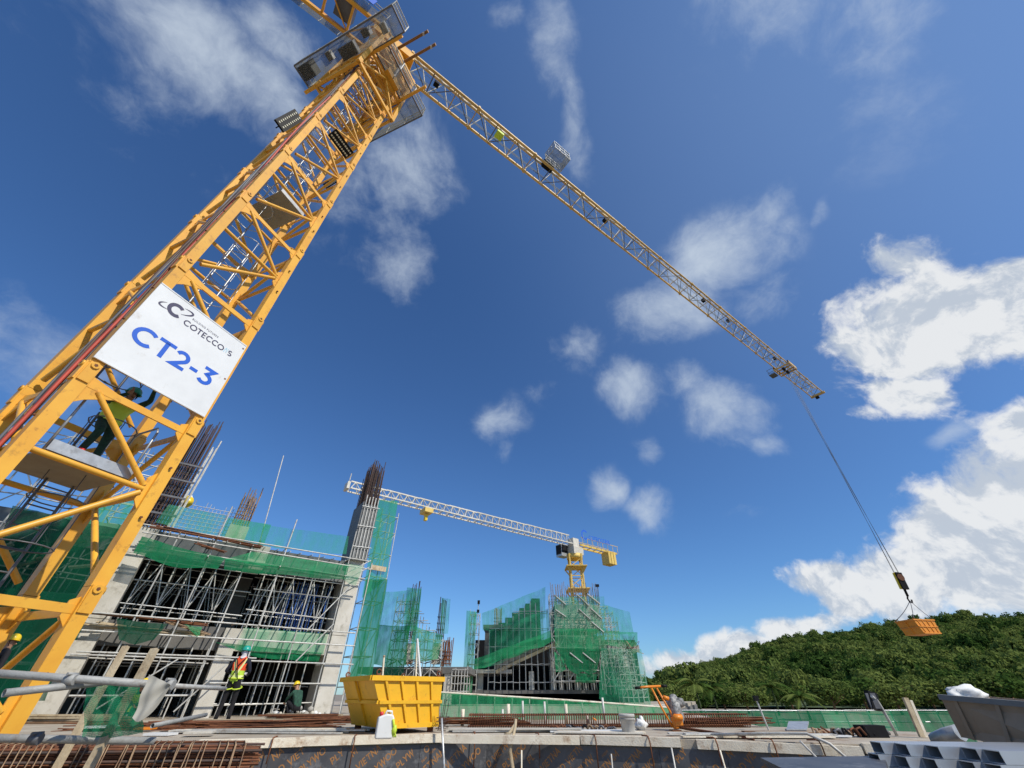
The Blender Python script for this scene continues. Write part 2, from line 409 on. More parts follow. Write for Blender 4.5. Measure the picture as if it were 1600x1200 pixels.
def barseg(name, p, q, w, h, m, parent, up=None): return seg(name, p, q, w, m, parent, 'box', h, up)
def boxo(name, c, size, m, parent=None, ax=None): return MB().box(c, size, ax).build(name, m, parent)
def lerp(a, b, t): return V(a) * (1 - t) + V(b) * t
def jit(a): return random.uniform(-a, a)

# ------------------------------------------------------------------ stroke lettering (flat print)
def arc(cx, cy, rx, ry, a0, a1, n=14): return [(cx + rx * math.cos(rad(a0 + (a1 - a0) * i / n)), cy + ry * math.sin(rad(a0 + (a1 - a0) * i / n))) for i in range(n + 1)]
GL = {
 'C': (.9, [arc(.5, .5, .42, .42, 45, 315, 18)]), 'O': (1.0, [arc(.5, .5, .42, .42, 0, 360, 22)]),
 'T': (.78, [[(0, .92), (.74, .92)], [(.37, .92), (.37, 0)]]), 'E': (.66, [[(.56, .92), (.1, .92), (.1, .08), (.56, .08)], [(.1, .5), (.5, .5)]]),
 'N': (.86, [[(.1, 0), (.1, .95), (.72, .05), (.72, 1)]]), 'S': (.68, [arc(.32, .71, .24, .21, 40, 270, 10) + arc(.32, .29, .26, .21, 90, -140, 10)]),
 '2': (.72, [arc(.32, .66, .26, .26, 160, -40, 10) + [(.08, .08), (.64, .08)]]), '3': (.72, [[(.08, .92), (.58, .92), (.3, .58)] + arc(.3, .31, .27, .25, 80, -150, 12)]),
 '-': (.5, [[(.05, .42), (.42, .42)]]), 'B': (.72, [[(.1, .08), (.1, .92), (.34, .92)] + arc(.36, .72, .2, .2, 90, -90, 8) + [(.1, .52)], [(.34, .52)] + arc(.38, .3, .22, .22, 90, -90, 8) + [(.1, .08)]]),
 'U': (.8, [[(.1, 1), (.1, .4)] + arc(.38, .36, .28, .3, 180, 360, 10) + [(.66, 1)]]), 'I': (.26, [[(.12, 0), (.12, 1)]]), 'L': (.6, [[(.1, 1), (.1, .08), (.52, .08)]]),
 'D': (.86, [[(.1, .08), (.1, .92), (.34, .92)] + arc(.36, .5, .38, .42, 90, -90, 12) + [(.1, .08)]]), 'G': (.94, [arc(.5, .5, .42, .42, 45, 350, 18) + [(.9, .46), (.58, .46)]]),
 'F': (.62, [[(.56, .92), (.1, .92), (.1, 0)], [(.1, .5), (.5, .5)]]), 'R': (.72, [[(.1, 0), (.1, .92), (.34, .92)] + arc(.36, .7, .22, .22, 90, -90, 8) + [(.1, .48)], [(.36, .48), (.62, 0)]]),
 'P': (.68, [[(.1, 0), (.1, .92), (.34, .92)] + arc(.36, .68, .22, .24, 90, -90, 8) + [(.1, .44)]]), 'Y': (.74, [[(.02, 1), (.36, .46)], [(.7, 1), (.36, .46), (.36, 0)]]),
 'W': (1.1, [[(.02, 1), (.28, .04), (.53, .9), (.78, .04), (1.04, 1)]]), 'V': (.78, [[(.02, 1), (.37, .04), (.72, 1)]]), 'A': (.8, [[(.02, 0), (.38, .95), (.74, 0)], [(.16, .32), (.6, .32)]]),
 'M': (.98, [[(.1, 0), (.1, .95), (.47, .3), (.84, .95), (.84, 0)]]), 'X': (.74, [[(.03, 0), (.68, 1)], [(.03, 1), (.68, 0)]]), ' ': (.4, [])}
def ribbon(mb, pts, w, fn):
    n = len(pts); L, R = [], []
    closed = n > 3 and (V(pts[0]) - V(pts[-1])).length < 1e-5
    for i in range(n):
        a = V(pts[i - 1] if i else (pts[-2] if closed else pts[0])); b = V(pts[i + 1] if i < n - 1 else (pts[1] if closed else pts[-1])); p = V(pts[i])
        d1 = (p - a).normalized() if (p - a).length > 1e-6 else (b - p).normalized(); d2 = (b - p).normalized() if (b - p).length > 1e-6 else d1
        n1, n2 = V((-d1.y, d1.x)), V((-d2.y, d2.x)); m = (n1 + n2)
        m = m / max(.35, m.length_squared) * 2 if m.length > .2 else n1
        hw = w[i] if isinstance(w, list) else w
        L.append(p + m * hw / 2); R.append(p - m * hw / 2)
    mb.add([fn(p.x, p.y) for p in L] + [fn(p.x, p.y) for p in R], [(i, n + i, n + i + 1, i + 1) for i in range(n - 1)])
def text_mesh(mb, s, size, wt, fn, x0=0, y0=0, track=.06):
    x = x0
    for ch in s:
        adv, st = GL[ch]
        for pts in st: ribbon(mb, [(x + a * size, y0 + b * size) for a, b in pts], wt * size, fn)
        x += (adv + track) * size
    return x
def text_len(s, size, track=.06): return sum((GL[c][0] + track) * size for c in s)

# ================================================================== SETTING
GZ = -1.3
g = MB(); g.grid(lambda u, v: V(((u - .5) * 6000, -1500 + v * 6000, GZ)), 40, 40)
tag(g.build('ground', 'ground'), kind='structure')

SKY_PTS = [(-2, 0.0), (8, .0), (15.6, .014), (22, .037), (32, .074), (38, .084), (41.7, .079), (45, .083), (49, .080), (60, .095), (75, .10), (92, .075), (110, .03), (125, 0)]
def skyl(az):
    for (a, b), (c, d) in zip(SKY_PTS, SKY_PTS[1:]):
        if a <= az <= c:
            t = (az - a) / (c - a); t = t * t * (3 - 2 * t) * .5 + t * .5
            return b + (d - b) * t
    return 0
R0, R1 = 95.0, 420.0
def hill_z(az, r):
    H = skyl(az) * R1
    t = max(0, min(1, (r - R0) / (R1 - R0)))
    prof = t * .35 + .65 * t * t * (3 - 2 * t)
    if r > R1: prof = max(0, 1 - ((r - R1) / 260) ** 2)
    n = noise.noise(V((math.sin(rad(az)) * r, math.cos(rad(az)) * r, 0)) * .018) * 6 * t * min(1, skyl(az) / .04)
    return GZ + .3 + H * prof + n
def hillpt(az, r): return V((math.sin(rad(az)) * r, math.cos(rad(az)) * r, hill_z(az, r)))
hm = MB(); hm.grid(lambda u, v: hillpt(-2 + 127 * u, R0 + (680 - R0) * v), 130, 60)
mat('hill_soil', (.06, .085, .03), .95, var=.2, vscale=.15, col2=(.035, .055, .02))
tag(hm.build('hill', 'hill_soil'), kind='structure')

def leaf_mat(name, c1, c2, c3):
    m = bpy.data.materials.new(name); m.use_nodes = True; t = m.node_tree; t.nodes.clear()
    oi = N('ShaderNodeObjectInfo', t); geo = N('ShaderNodeNewGeometry', t)
    nz = N('ShaderNodeTexNoise', t); nz.inputs['Scale'].default_value = .03; nz.inputs['Detail'].default_value = 4
    LK(geo.outputs['Position'], nz.inputs['Vector'], t)
    n2 = N('ShaderNodeTexNoise', t); n2.inputs['Scale'].default_value = 1.2; n2.inputs['Detail'].default_value = 3; LK(geo.outputs['Position'], n2.inputs['Vector'], t)
    ad = N('ShaderNodeMath', t, operation='MULTIPLY_ADD'); LK(oi.outputs['Random'], ad.inputs[0], t); ad.inputs[1].default_value = .55; LK(nz.outputs['Fac'], ad.inputs[2], t)
    a2 = N('ShaderNodeMath', t, operation='MULTIPLY_ADD'); LK(n2.outputs['Fac'], a2.inputs[0], t); a2.inputs[1].default_value = .3; LK(ad.outputs[0], a2.inputs[2], t)
    cr = N('ShaderNodeValToRGB', t); cr.color_ramp.elements[0].position = .42; cr.color_ramp.elements[1].position = 1.15 if False else 1.0
    cr.color_ramp.elements[0].color = (*c1, 1); cr.color_ramp.elements[1].color = (*c3, 1)
    e = cr.color_ramp.elements.new(.74); e.color = (*c2, 1)
    LK(a2.outputs[0], cr.inputs[0], t)
    d = N('ShaderNodeBsdfDiffuse', t); LK(cr.outputs[0], d.inputs[0], t)
    tr = N('ShaderNodeBsdfTranslucent', t); LK(cr.outputs[0], tr.inputs[0], t)
    mx = N('ShaderNodeMixShader', t); mx.inputs[0].default_value = .3; LK(d.outputs[0], mx.inputs[1], t); LK(tr.outputs[0], mx.inputs[2], t)
    o = N('ShaderNodeOutputMaterial', t); LK(mx.outputs[0], o.inputs[0], t)
    MT[name] = m
leaf_mat('leaf', (.020, .048, .013), (.064, .118, .026), (.165, .21, .055))

def crown_mesh(seed, lumps, leaves, ls):
    rnd = random.Random(seed); vs, fs = [], []
    cs = [(V((rnd.uniform(-.6, .6), rnd.uniform(-.6, .6), rnd.uniform(.25, .95))), rnd.uniform(.34, .6)) for _ in range(lumps)]
    for c, r in cs:
        for _ in range(leaves):
            n = V((rnd.gauss(0, 1), rnd.gauss(0, 1), rnd.gauss(.35, 1))).normalized()
            p = c + n * r * rnd.uniform(.72, 1.08); p.z = max(.05, p.z)
            nn = (n + V((rnd.gauss(0, .5), rnd.gauss(0, .5), rnd.gauss(.2, .5)))).normalized()
            x, y, _ = frame(nn); a = rnd.uniform(0, 6.28); u = x * math.cos(a) + y * math.sin(a); w = nn.cross(u); s = ls * rnd.uniform(.6, 1.3)
            b = len(vs); vs += [p - u * s, p + w * s * .55, p + u * s, p - w * s * .55]; fs.append((b, b + 1, b + 2, b + 3))
    return vs, fs
crowns = bpy.data.collections.new('crown_sources')
for i in range(5):
    vs, fs = crown_mesh(i + 3, 8, 85, .125)
    tr_ = MB(); tr_.tube((0, 0, -.5), (0, 0, .7), .05, 5, .02)
    me = bpy.data.meshes.new('crown_source'); me.from_pydata(vs + tr_.v, [], fs + [[len(vs) + k for k in f] for f in tr_.f]); me.materials.append(MT['leaf']); me.update()
    crowns.objects.link(bpy.data.objects.new('crown_source', me))
pts, scl, rot = [], [], []
rnd = random.Random(5)
while len(pts) < 11500:
    az = rnd.uniform(7, 100); r = math.sqrt(rnd.uniform(R0 ** 2, 450 ** 2))
    if skyl(az) < .003 or (az > 60 and rnd.random() < .5): continue
    big = rnd.random() < .06
    s = rnd.uniform(1.5, 2.9) * (1.5 if big else 1) * (.8 if r < 150 else 1)
    pts.append(hillpt(az, r) - V((0, 0, .2 if not big else -.6))); scl.append((s, s * rnd.uniform(.85, 1.15), s * rnd.uniform(.85, 1.3))); rot.append(rnd.uniform(0, 6.28))
pm = bpy.data.meshes.new('forest'); pm.from_pydata(pts, [], [])
a = pm.attributes.new('scl', 'FLOAT_VECTOR', 'POINT'); a.data.foreach_set('vector', [c for s in scl for c in s])
a = pm.attributes.new('rotv', 'FLOAT_VECTOR', 'POINT'); a.data.foreach_set('vector', [c for r_ in rot for c in (0, 0, r_)])
fo = bpy.data.objects.new('forest', pm); COL.objects.link(fo)
tag(fo, 'dense green forest covering the hillside behind the site', 'forest', kind='stuff')
gt = bpy.data.node_groups.new('scatter', 'GeometryNodeTree')
gt.interface.new_socket('Geometry', in_out='INPUT', socket_type='NodeSocketGeometry'); gt.interface.new_socket('Geometry', in_out='OUTPUT', socket_type='NodeSocketGeometry')
gi, go = N('NodeGroupInput', gt), N('NodeGroupOutput', gt)
mp_ = N('GeometryNodeMeshToPoints', gt); iop = N('GeometryNodeInstanceOnPoints', gt)
ci = N('GeometryNodeCollectionInfo', gt); ci.inputs['Collection'].default_value = crowns; ci.inputs['Separate Children'].default_value = True; ci.inputs['Reset Children'].default_value = True
na = N('GeometryNodeInputNamedAttribute', gt, data_type='FLOAT_VECTOR'); na.inputs[0].default_value = 'scl'
nb = N('GeometryNodeInputNamedAttribute', gt, data_type='FLOAT_VECTOR'); nb.inputs[0].default_value = 'rotv'
LK(gi.outputs[0], mp_.inputs[0], gt); LK(mp_.outputs[0], iop.inputs['Points'], gt); LK(ci.outputs[0], iop.inputs['Instance'], gt)
iop.inputs['Pick Instance'].default_value = True
LK(na.outputs[0], iop.inputs['Scale'], gt); LK(nb.outputs[0], iop.inputs['Rotation'], gt); LK(iop.outputs[0], go.inputs[0], gt)
fo.modifiers.new('scatter', 'NODES').node_group = gt

# slab the site works on: raised deck, near edge kinked
E0, E1, E2, E3 = atz(-700, 1163, 0), atz(-40, 1160, 0), atz(760, 1147, 0), atz(1490, 1166, 0)
EDGE = [V((-16, 7.2, 0)), atz(300, 1158, 0), E2, E3]
far = [V((9.2, 11.4, 0)), V((6.5, 13.5, 0)), V((9, 30, 0)), V((22, 60, 0)), V((-40, 60, 0)), V((-40, 8, 0))]
sb = MB(); sb.prism([p - V((0, 0, .25)) for p in EDGE + far], (0, 0, .25))
tag(sb.build('slab', 'slab', fixn=True), kind='structure')
sk = MB(); sk.prism([V((p.x, p.y, GZ)) + (V((0, .25, 0))) for p in EDGE] + [V((p.x, p.y - .3 if p.y > 20 else p.y, GZ)) for p in far], (0, 0, -GZ - .25))
tag(sk.build('slab_base', 'concrete_dark', fixn=True), kind='structure')

# ================================================================== CRANE (near)
cd = V((math.sin(.382), math.cos(.382), 0)); cn = V((cd.y, -cd.x, 0))
CC = V((-7.48, 5.99, 0))
def cp(s, n, z): return CC + cd * s + cn * n + V((0, 0, z))
HW = .892; Z0 = 1.91
crane = thing('tower_crane', 'large yellow tower crane close by, its jib crossing the sky above the site', 'crane', cp(0, 0, GZ))
corners = [(HW, HW), (HW, -HW), (-HW, -HW), (-HW, HW)]     # R, RB, LB, L
LW = .19
def mast_section(z, top=True, cone=True):
    sec = part_empty('mast_section', crane, cp(0, 0, z))
    for s, n in corners:
        barseg('leg', cp(s, n, z + .004), cp(s, n, z + 3 - .004), LW, LW, 'yellow', sec, cn)
        # fish plates and pins at the joint
        for dz, hgt in ((.0, .36),):
            for ax, sg in ((cn, 1 if n > 0 else -1), (cd, 1 if s > 0 else -1)):
                c = cp(s, n, z) + ax * sg * (LW / 2 + .012)
                sd = cd if ax is cn else cn
                seg('joint_plate', c - V((0, 0, .34)), c + V((0, 0, .02)), LW * .82, 'yellow', sec, 'box', .024 if True else 0, ax)
                seg('pin', c + V((0, 0, -.03)) - ax * sg * .01, c + V((0, 0, -.03)) + ax * sg * .035, .06, 'yellow', sec)
                seg('pin', c + V((0, 0, -.03)) + ax * sg * .034, c + V((0, 0, -.03)) + ax * sg * .038, .028, 'rust', sec, 'rod')
    # four faces: node leg a (mid node), gusset leg b
    for fi, (a, b, ax) in enumerate(((0, 3, cn), (1, 0, cd), (2, 1, -cn), (3, 2, -cd))):
        A = V((*corners[a], 0)); B = V((*corners[b], 0)); o_ = V((ax.dot(cd), ax.dot(cn), 0)) * .02
        def P(t, zz): q = A.lerp(B, t) + o_; return cp(q.x, q.y, zz)
        e = LW / 2 / (2 * HW)
        barseg('horizontal', P(e, z + 3 - .30), P(1 - e, z + 3 - .30), .035, .115, 'yellow', sec, V((0, 0, 1)))
        seg('strut', P(e + .04, z + 1.5), P(1 - e, z + 1.5), .047, 'yellow', sec)
        seg('diagonal', P(e + .05, z + 1.56), P(1 - e - .10, z + 3 - .36), .047, 'yellow', sec)
        seg('diagonal', P(e + .05, z + 1.44), P(1 - e - .06, z + .16), .047, 'yellow', sec)
        gs = MB(); ex = ax * .026
        gs.prism([P(1 - e, z + 3 - .16) - ex / 2, P(1 - e, z + 3 - .68) - ex / 2, P(1 - e - .06, z + 3 - .56) - ex / 2, P(1 - e - .17, z + 3 - .43) - ex / 2, P(1 - e - .24, z + 3 - .36) - ex / 2, P(1 - e - .22, z + 3 - .235) - ex / 2], ex)
        gs.build('gusset', 'yellow', sec, True)
        gm = MB(); gm.prism([P(e, z + 1.82) - ex / 2, P(e + .055, z + 1.70) - ex / 2, P(e + .055, z + 1.30) - ex / 2, P(e, z + 1.18) - ex / 2], ex)
        gm.build('gusset', 'yellow', sec, True)
        g2 = MB(); g2.prism([P(e, z + 3 - .14) - ex / 2, P(e + .06, z + 3 - .2) - ex / 2, P(e + .06, z + 3 - .40) - ex / 2, P(e, z + 3 - .52) - ex / 2], ex)
        g2.build('gusset', 'yellow', sec, True)
        for dz in (1.95, 1.05):
            q = P(0, z + dz) + ax * (LW / 2 - .006)
            seg('bolt', q, q + ax * .03, .022, 'rust', sec, 'rod')
    return sec
for k in range(-1, 9):
    mast_section(Z0 + 3 * k)
ZT = Z0 + 27       # 28.91
# base block
boxo('base_frame', cp(0, 0, -1.2), (2.6, 2.6, .2), 'yellow', crane, (cd, cn, V((0, 0, 1))))

# ladder with hoops inside the mast, and rest platforms
lad = part_empty('ladder', crane, cp(0, 0, 0))
for k in range(-1, 8):
    z = Z0 + 3 * k; sx = -.25 if k % 2 else .15
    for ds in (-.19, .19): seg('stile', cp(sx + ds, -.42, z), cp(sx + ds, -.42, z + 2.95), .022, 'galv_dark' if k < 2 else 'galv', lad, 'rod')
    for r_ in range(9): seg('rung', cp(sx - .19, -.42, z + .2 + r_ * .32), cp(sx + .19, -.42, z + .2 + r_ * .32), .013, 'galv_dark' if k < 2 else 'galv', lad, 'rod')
    for r_ in range(4):
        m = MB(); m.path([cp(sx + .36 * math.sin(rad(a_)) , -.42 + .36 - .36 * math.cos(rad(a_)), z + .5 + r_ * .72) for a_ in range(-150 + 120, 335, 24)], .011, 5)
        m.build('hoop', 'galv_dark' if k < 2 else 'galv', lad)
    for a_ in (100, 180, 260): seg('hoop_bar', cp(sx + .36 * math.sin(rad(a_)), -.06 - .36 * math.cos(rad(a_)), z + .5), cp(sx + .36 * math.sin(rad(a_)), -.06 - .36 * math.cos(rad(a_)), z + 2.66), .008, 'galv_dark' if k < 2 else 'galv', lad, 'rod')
for z, s0, s1 in ((Z0 + 1.62, -.62, .52), (Z0 + 10.45, -.35, .5)):
    pf = part_empty('rest_platform', crane, cp(0, 0, z))
    boxo('plate', cp((s0 + s1) / 2, .1, z), (s1 - s0, 1.34, .03), 'form_plate', pf, (cd, cn, V((0, 0, 1))))
    boxo('toe_board', cp((s0 + s1) / 2, .785, z + .075), (s1 - s0, .02, .17), 'galv', pf, (cd, cn, V((0, 0, 1))))
    for s_ in (s0, s1):
        m = MB(); m.path([cp(s_, .70, z), cp(s_, .70, z + .95), cp(s_, .62, z + 1.05), cp(s_, .1, z + 1.05), cp(s_, -.02, z + .95), cp(s_, -.02, z + .02)], .019, 6)
        m.build('guard_rail', 'galv', pf)

# telescopic climbing cage round the mast head
cg = part_empty('climbing_cage', crane, cp(0, 0, 22.5))
CG = 1.22; zb, zt = 22.5, 29.2
cc4 = [(CG, CG), (CG, -CG), (-CG, -CG), (-CG, CG)]
for s, n in cc4: barseg('post', cp(s, n, zb), cp(s, n, zt), .17, .17, 'yellow', cg, cn)
for i in range(4):
    a_, b_ = cc4[i], cc4[(i + 1) % 4]
    for z, w in ((zb + .1, .2), (zb + 2.3, .12), (zb + 4.5, .12), (zt - .1, .22)):
        barseg('ring_beam', cp(*a_, z), cp(*b_, z), .10, w, 'yellow', cg, V((0, 0, 1)))
    for z0_, z1_, fl in ((zb + .2, zb + 2.25, 0), (zb + 2.35, zb + 4.45, 1), (zb + 4.55, zt - .2, 0)):
        p_, q_ = (a_, b_) if fl else (b_, a_)
        mid = ((a_[0] + b_[0]) / 2, (a_[1] + b_[1]) / 2)
        barseg('brace', cp(*p_, z0_), cp(*mid, z1_), .08, .08, 'yellow', cg)
        barseg('brace', cp(*q_, z0_), cp(*mid, z1_), .08, .08, 'yellow', cg)
boxo('jack_box', cp(.2, 1.36, 25.2), (.9, .26, .5), 'yellow', cg, (cd, cn, V((0, 0, 1))))
seg('jack_ram', cp(.2, 1.36, 25.3), cp(.2, 1.36, 27.8), .11, 'galv_dark', cg)
boxo('jack_yoke', cp(.2, 1.36, 27.9), (1.7, .3, .4), 'yellow', cg, (cd, cn, V((0, 0, 1))))
for s_, n1 in ((-.47, 3.45), (.14, 3.55)):
    barseg('rail_beam', cp(s_, .9, 28.1), cp(s_, n1, 28.1), .12, .18, 'brown_beam', cg, V((0, 0, 1)))
    barseg('rail_stop', cp(s_, n1 - .25, 27.9), cp(s_, n1 - .25, 28.0), .1, .14, 'galv', cg)
for s_ in (-1.05, 1.05): barseg('bracket_beam', cp(s_, -2.8, 24.88), cp(s_, 2.9, 24.88), .12, .2, 'yellow', cg, V((0, 0, 1)))
barseg('bracket_beam', cp(-1.16, -2.2, 23.3), cp(-1.16, .9, 23.3), .14, .26, 'yellow', cg, V((0, 0, 1)))
def walkway(s0, s1, n0, n1, z, rails):
    pl_ = part_empty('walkway', crane, cp((s0 + s1) / 2, (n0 + n1) / 2, z))
    boxo('floor_mesh', cp((s0 + s1) / 2, (n0 + n1) / 2, z), (s1 - s0, n1 - n0, .025), 'mesh_grey', pl_, (cd, cn, V((0, 0, 1))))
    rim = [(s0, n0), (s1, n0), (s1, n1), (s0, n1)]
    for i in range(4): barseg('edge_angle', cp(*rim[i], z), cp(*rim[(i + 1) % 4], z), .06, .08, 'galv_dark', pl_, V((0, 0, 1)))
    for (a_, b_) in rails:
        A_, B_ = V((*a_, 0)), V((*b_, 0)); L = (B_ - A_).length; k = max(1, int(L / 1.0))
        for i in range(k + 1):
            q = A_.lerp(B_, i / k); seg('post', cp(q.x, q.y, z), cp(q.x, q.y, z + 1.15), .028, 'galv_pale', pl_)
        for hz in (.55, 1.12): seg('rail', cp(A_.x, A_.y, z + hz), cp(B_.x, B_.y, z + hz), .026, 'galv_pale', pl_)
        m = MB(); m.add([cp(A_.x, A_.y, z + .04), cp(B_.x, B_.y, z + .04), cp(B_.x, B_.y, z + 1.1), cp(A_.x, A_.y, z + 1.1)], [(0, 1, 2, 3)]); m.build('mesh_panel', 'mesh_grey', pl_)
walkway(-2.1, -1.12, -2.75, 3.05, 25.0, [((-2.1, -2.75), (-2.1, 3.05)), ((-2.1, 3.05), (-1.12, 3.05)), ((-2.1, -2.75), (-1.12, -2.75))])
walkway(1.12, 2.1, -2.75, 2.0, 25.0, [((2.1, -2.75), (2.1, 2.0)), ((2.1, 2.0), (1.12, 2.0)), ((2.1, -2.75), (1.12, -2.75))])
walkway(-1.12, 1.12, 1.34, 2.05, 25.0, [((-1.12, 2.05), (1.12, 2.05))])
for i, (n_, w_, l_, h_, m_) in enumerate(((-2.35, .6, .7, .7, 'black_matt'), (-.9, .35, .3, .3, 'galv'), (.1, .5, .9, .35, 'galv_dark'), (1.3, .3, .4, .5, 'galv_dark'), (2.2, .4, .3, .25, 'white_paint'))): boxo('tool_box', cp(-1.6 + jit(.2), n_, 25.03 + h_ / 2), (w_, l_, h_), m_, cg, (cd, cn, V((0, 0, 1))))

for i in range(16):
    s_ = jit(1.0); n_ = jit(1.0); zz = random.uniform(23, 26)
    MB().path([cp(s_, n_, zz), cp(s_ + jit(.4), n_ + jit(.4), zz + 1.2), cp(s_ + jit(.5), n_ + jit(.5), zz + 2.6)], .022, 5).build('hose', random.choice(['cable_grey', 'black', 'galv_pale', 'cable_brown']), cg)
for i in range(8):
    s_, n_, zz = random.choice((-1.1, 1.1)), jit(1.0), random.uniform(23, 28.4)
    boxo('bracket_plate', cp(s_ + jit(.15), n_, zz), (.12, .45, .5), 'yellow', cg, (cd, cn, V((0, 0, 1))))
# slewing unit
ja = rad(53.8); jd = V((math.sin(ja), math.cos(ja), 0)); jn = V((jd.y, -jd.x, 0))
def jp(l, n, z): return CC + jd * l + jn * n + V((0, 0, z))
tt = part_empty('slewing_unit', crane, cp(0, 0, 29.2))
MB().tube(cp(0, 0, 29.2), cp(0, 0, 29.75), 1.15, 28).build('lower_ring', 'yellow', tt)
MB().tube(cp(0, 0, 29.75), cp(0, 0, 29.95), 1.0, 28).build('bearing', 'galv_dark', tt)
boxo('turntable', jp(0, 0, 30.35), (2.5, 2.2, .8), 'yellow', tt, (jd, jn, V((0, 0, 1))))
boxo('slew_head', jp(.1, 0, 31.5), (1.9, 1.55, 1.5), 'yellow', tt, (jd, jn, V((0, 0, 1))))
MB().tube(jp(1.0, -.6, 29.6), jp(1.0, -.6, 31.0), .2, 12).build('slew_motor', 'galv_dark', tt)
MB().tube(jp(-1.0, .6, 29.6), jp(-1.0, .6, 31.0), .2, 12).build('slew_motor', 'galv_dark', tt)
cab = part_empty('cab', crane, jp(-.2, -1.6, 30.2))
boxo('shell', jp(.0, -1.5, 31.2), (1.7, 1.25, 1.9), 'white_paint', cab, (jd, jn, V((0, 0, 1))))
boxo('window', jp(.86, -1.5, 31.35), (.03, 1.05, 1.3), 'black', cab, (jd, jn, V((0, 0, 1))))
boxo('window', jp(.05, -2.14, 31.4), (1.3, .03, 1.1), 'black', cab, (jd, jn, V((0, 0, 1))))

# jib: triangular lattice, twelve sections of five metres
ZJ = 32.3; JW = .70
NB = 3
for k in range(12):
    l0, l1 = .9 + k * 4.98, .9 + (k + 1) * 4.98
    js = part_empty('jib_section', crane, jp((l0 + l1) / 2, 0, ZJ))
    hgt = 1.75 if k < 5 else (1.45 if k < 9 else 1.2)
    cw = .16 if k < 4 else (.13 if k < 8 else .10)
    br = .036 if k < 5 else .03
    for s_ in (-1, 1): barseg('bottom_chord', jp(l0 + .01, s_ * JW, ZJ), jp(l1 - .01, s_ * JW, ZJ), cw, cw, 'jib_yellow', js, V((0, 0, 1)))
    barseg('top_chord', jp(l0 + .01, 0, ZJ + hgt), jp(l1 - .01, 0, ZJ + hgt), cw, cw, 'jib_yellow', js, V((0, 0, 1)))
    for i in range(NB):
        a0, a1 = l0 + (l1 - l0) * i / NB, l0 + (l1 - l0) * (i + 1) / NB; am = (a0 + a1) / 2
        for s_ in (-1, 1):
            seg('lacing', jp(a0, s_ * JW, ZJ), jp(am, 0, ZJ + hgt), br, 'jib_white', js)
            seg('lacing', jp(am, 0, ZJ + hgt), jp(a1, s_ * JW, ZJ), br, 'jib_white', js)
        seg('cross_bar', jp(a0, -JW, ZJ), jp(a0, JW, ZJ), br, 'galv_dark' if i % 2 else 'jib_yellow', js)
        seg('floor_lacing', jp(a0, -JW if i % 2 else JW, ZJ), jp(a1, JW if i % 2 else -JW, ZJ), br * .8, 'galv_dark', js)
    for s_ in (-1, 1):
        for l_ in (l0 + .05,): boxo('chord_lug', jp(l_, s_ * JW, ZJ - .02), (.16, cw + .09, cw + .1), 'jib_yellow', js, (jd, jn, V((0, 0, 1))))
    # narrow service walkway along one side, and the line above
    barseg('walk_strip', jp(l0, -.25, ZJ + .12), jp(l1, -.25, ZJ + .12), .03, .42, 'mesh_grey', js, V((0, 0, 1)))
    if k in (0, 3, 6, 7, 9): boxo('junction_box', jp((l0 + l1) / 2 + jit(1), .1, ZJ + .25), (.35, .3, .3), random.choice(['galv_dark', 'black_matt']), js, (jd, jn, V((0, 0, 1))))
MB().path([jp(.5 + 59.5 * i / 30, .18, ZJ + 1.1 + .12 * math.cos(i * 2.1) - .3 * i / 30) for i in range(31)], .012, 5).build('trolley_rope', 'cable_grey', crane)
MB().path([jp(.5 + 59.5 * i / 30, -.05, ZJ + 1.0 - .3 * i / 30) for i in range(31)], .012, 5).build('hoist_rope_line', 'cable_grey', crane)
boxo('jib_end_frame', jp(60.75, 0, ZJ + .1), (.25, 1.7, .28), 'jib_yellow', crane, (jd, jn, V((0, 0, 1))))
MB().tube(jp(60.8, -.4, ZJ - .25), jp(60.8, .0, ZJ - .25), .17, 12).build('end_sheave', 'black_matt', crane)
# light on the jib and the maintenance basket beside it
boxo('jib_lamp', jp(8.0, .15, ZJ + .05), (.55, .5, .3), 'vest_lime', crane, (jd, jn, V((0, 0, 1))))
bk = part_empty('maintenance_basket', crane, jp(12.6, 1.4, ZJ))
boxo('floor_mesh', jp(12.6, 1.4, ZJ + .2), (1.5, 1.1, .03), 'mesh_grey', bk, (jd, jn, V((0, 0, 1))))
boxo('winch_box', jp(12.3, .55, ZJ + .35), (.9, .5, .5), 'black_matt', bk, (jd, jn, V((0, 0, 1))))
rimb = [(11.85, .85), (13.35, .85), (13.35, 1.95), (11.85, 1.95)]
for i in range(4):
    a_, b_ = rimb[i], rimb[(i + 1) % 4]
    for hz in (.2, .75, 1.3): seg('rail', jp(*a_, ZJ + hz), jp(*b_, ZJ + hz), .025, 'galv', bk)
    for t_ in (0, .33, .66): q = V((*a_, 0)).lerp(V((*b_, 0)), t_); seg('post', jp(q.x, q.y, ZJ + .2), jp(q.x, q.y, ZJ + 1.3), .022, 'galv', bk)
    m = MB(); m.add([jp(*a_, ZJ + .22), jp(*b_, ZJ + .22), jp(*b_, ZJ + 1.3), jp(*a_, ZJ + 1.3)], [(0, 1, 2, 3)]); m.build('mesh_panel', 'mesh_grey', bk)
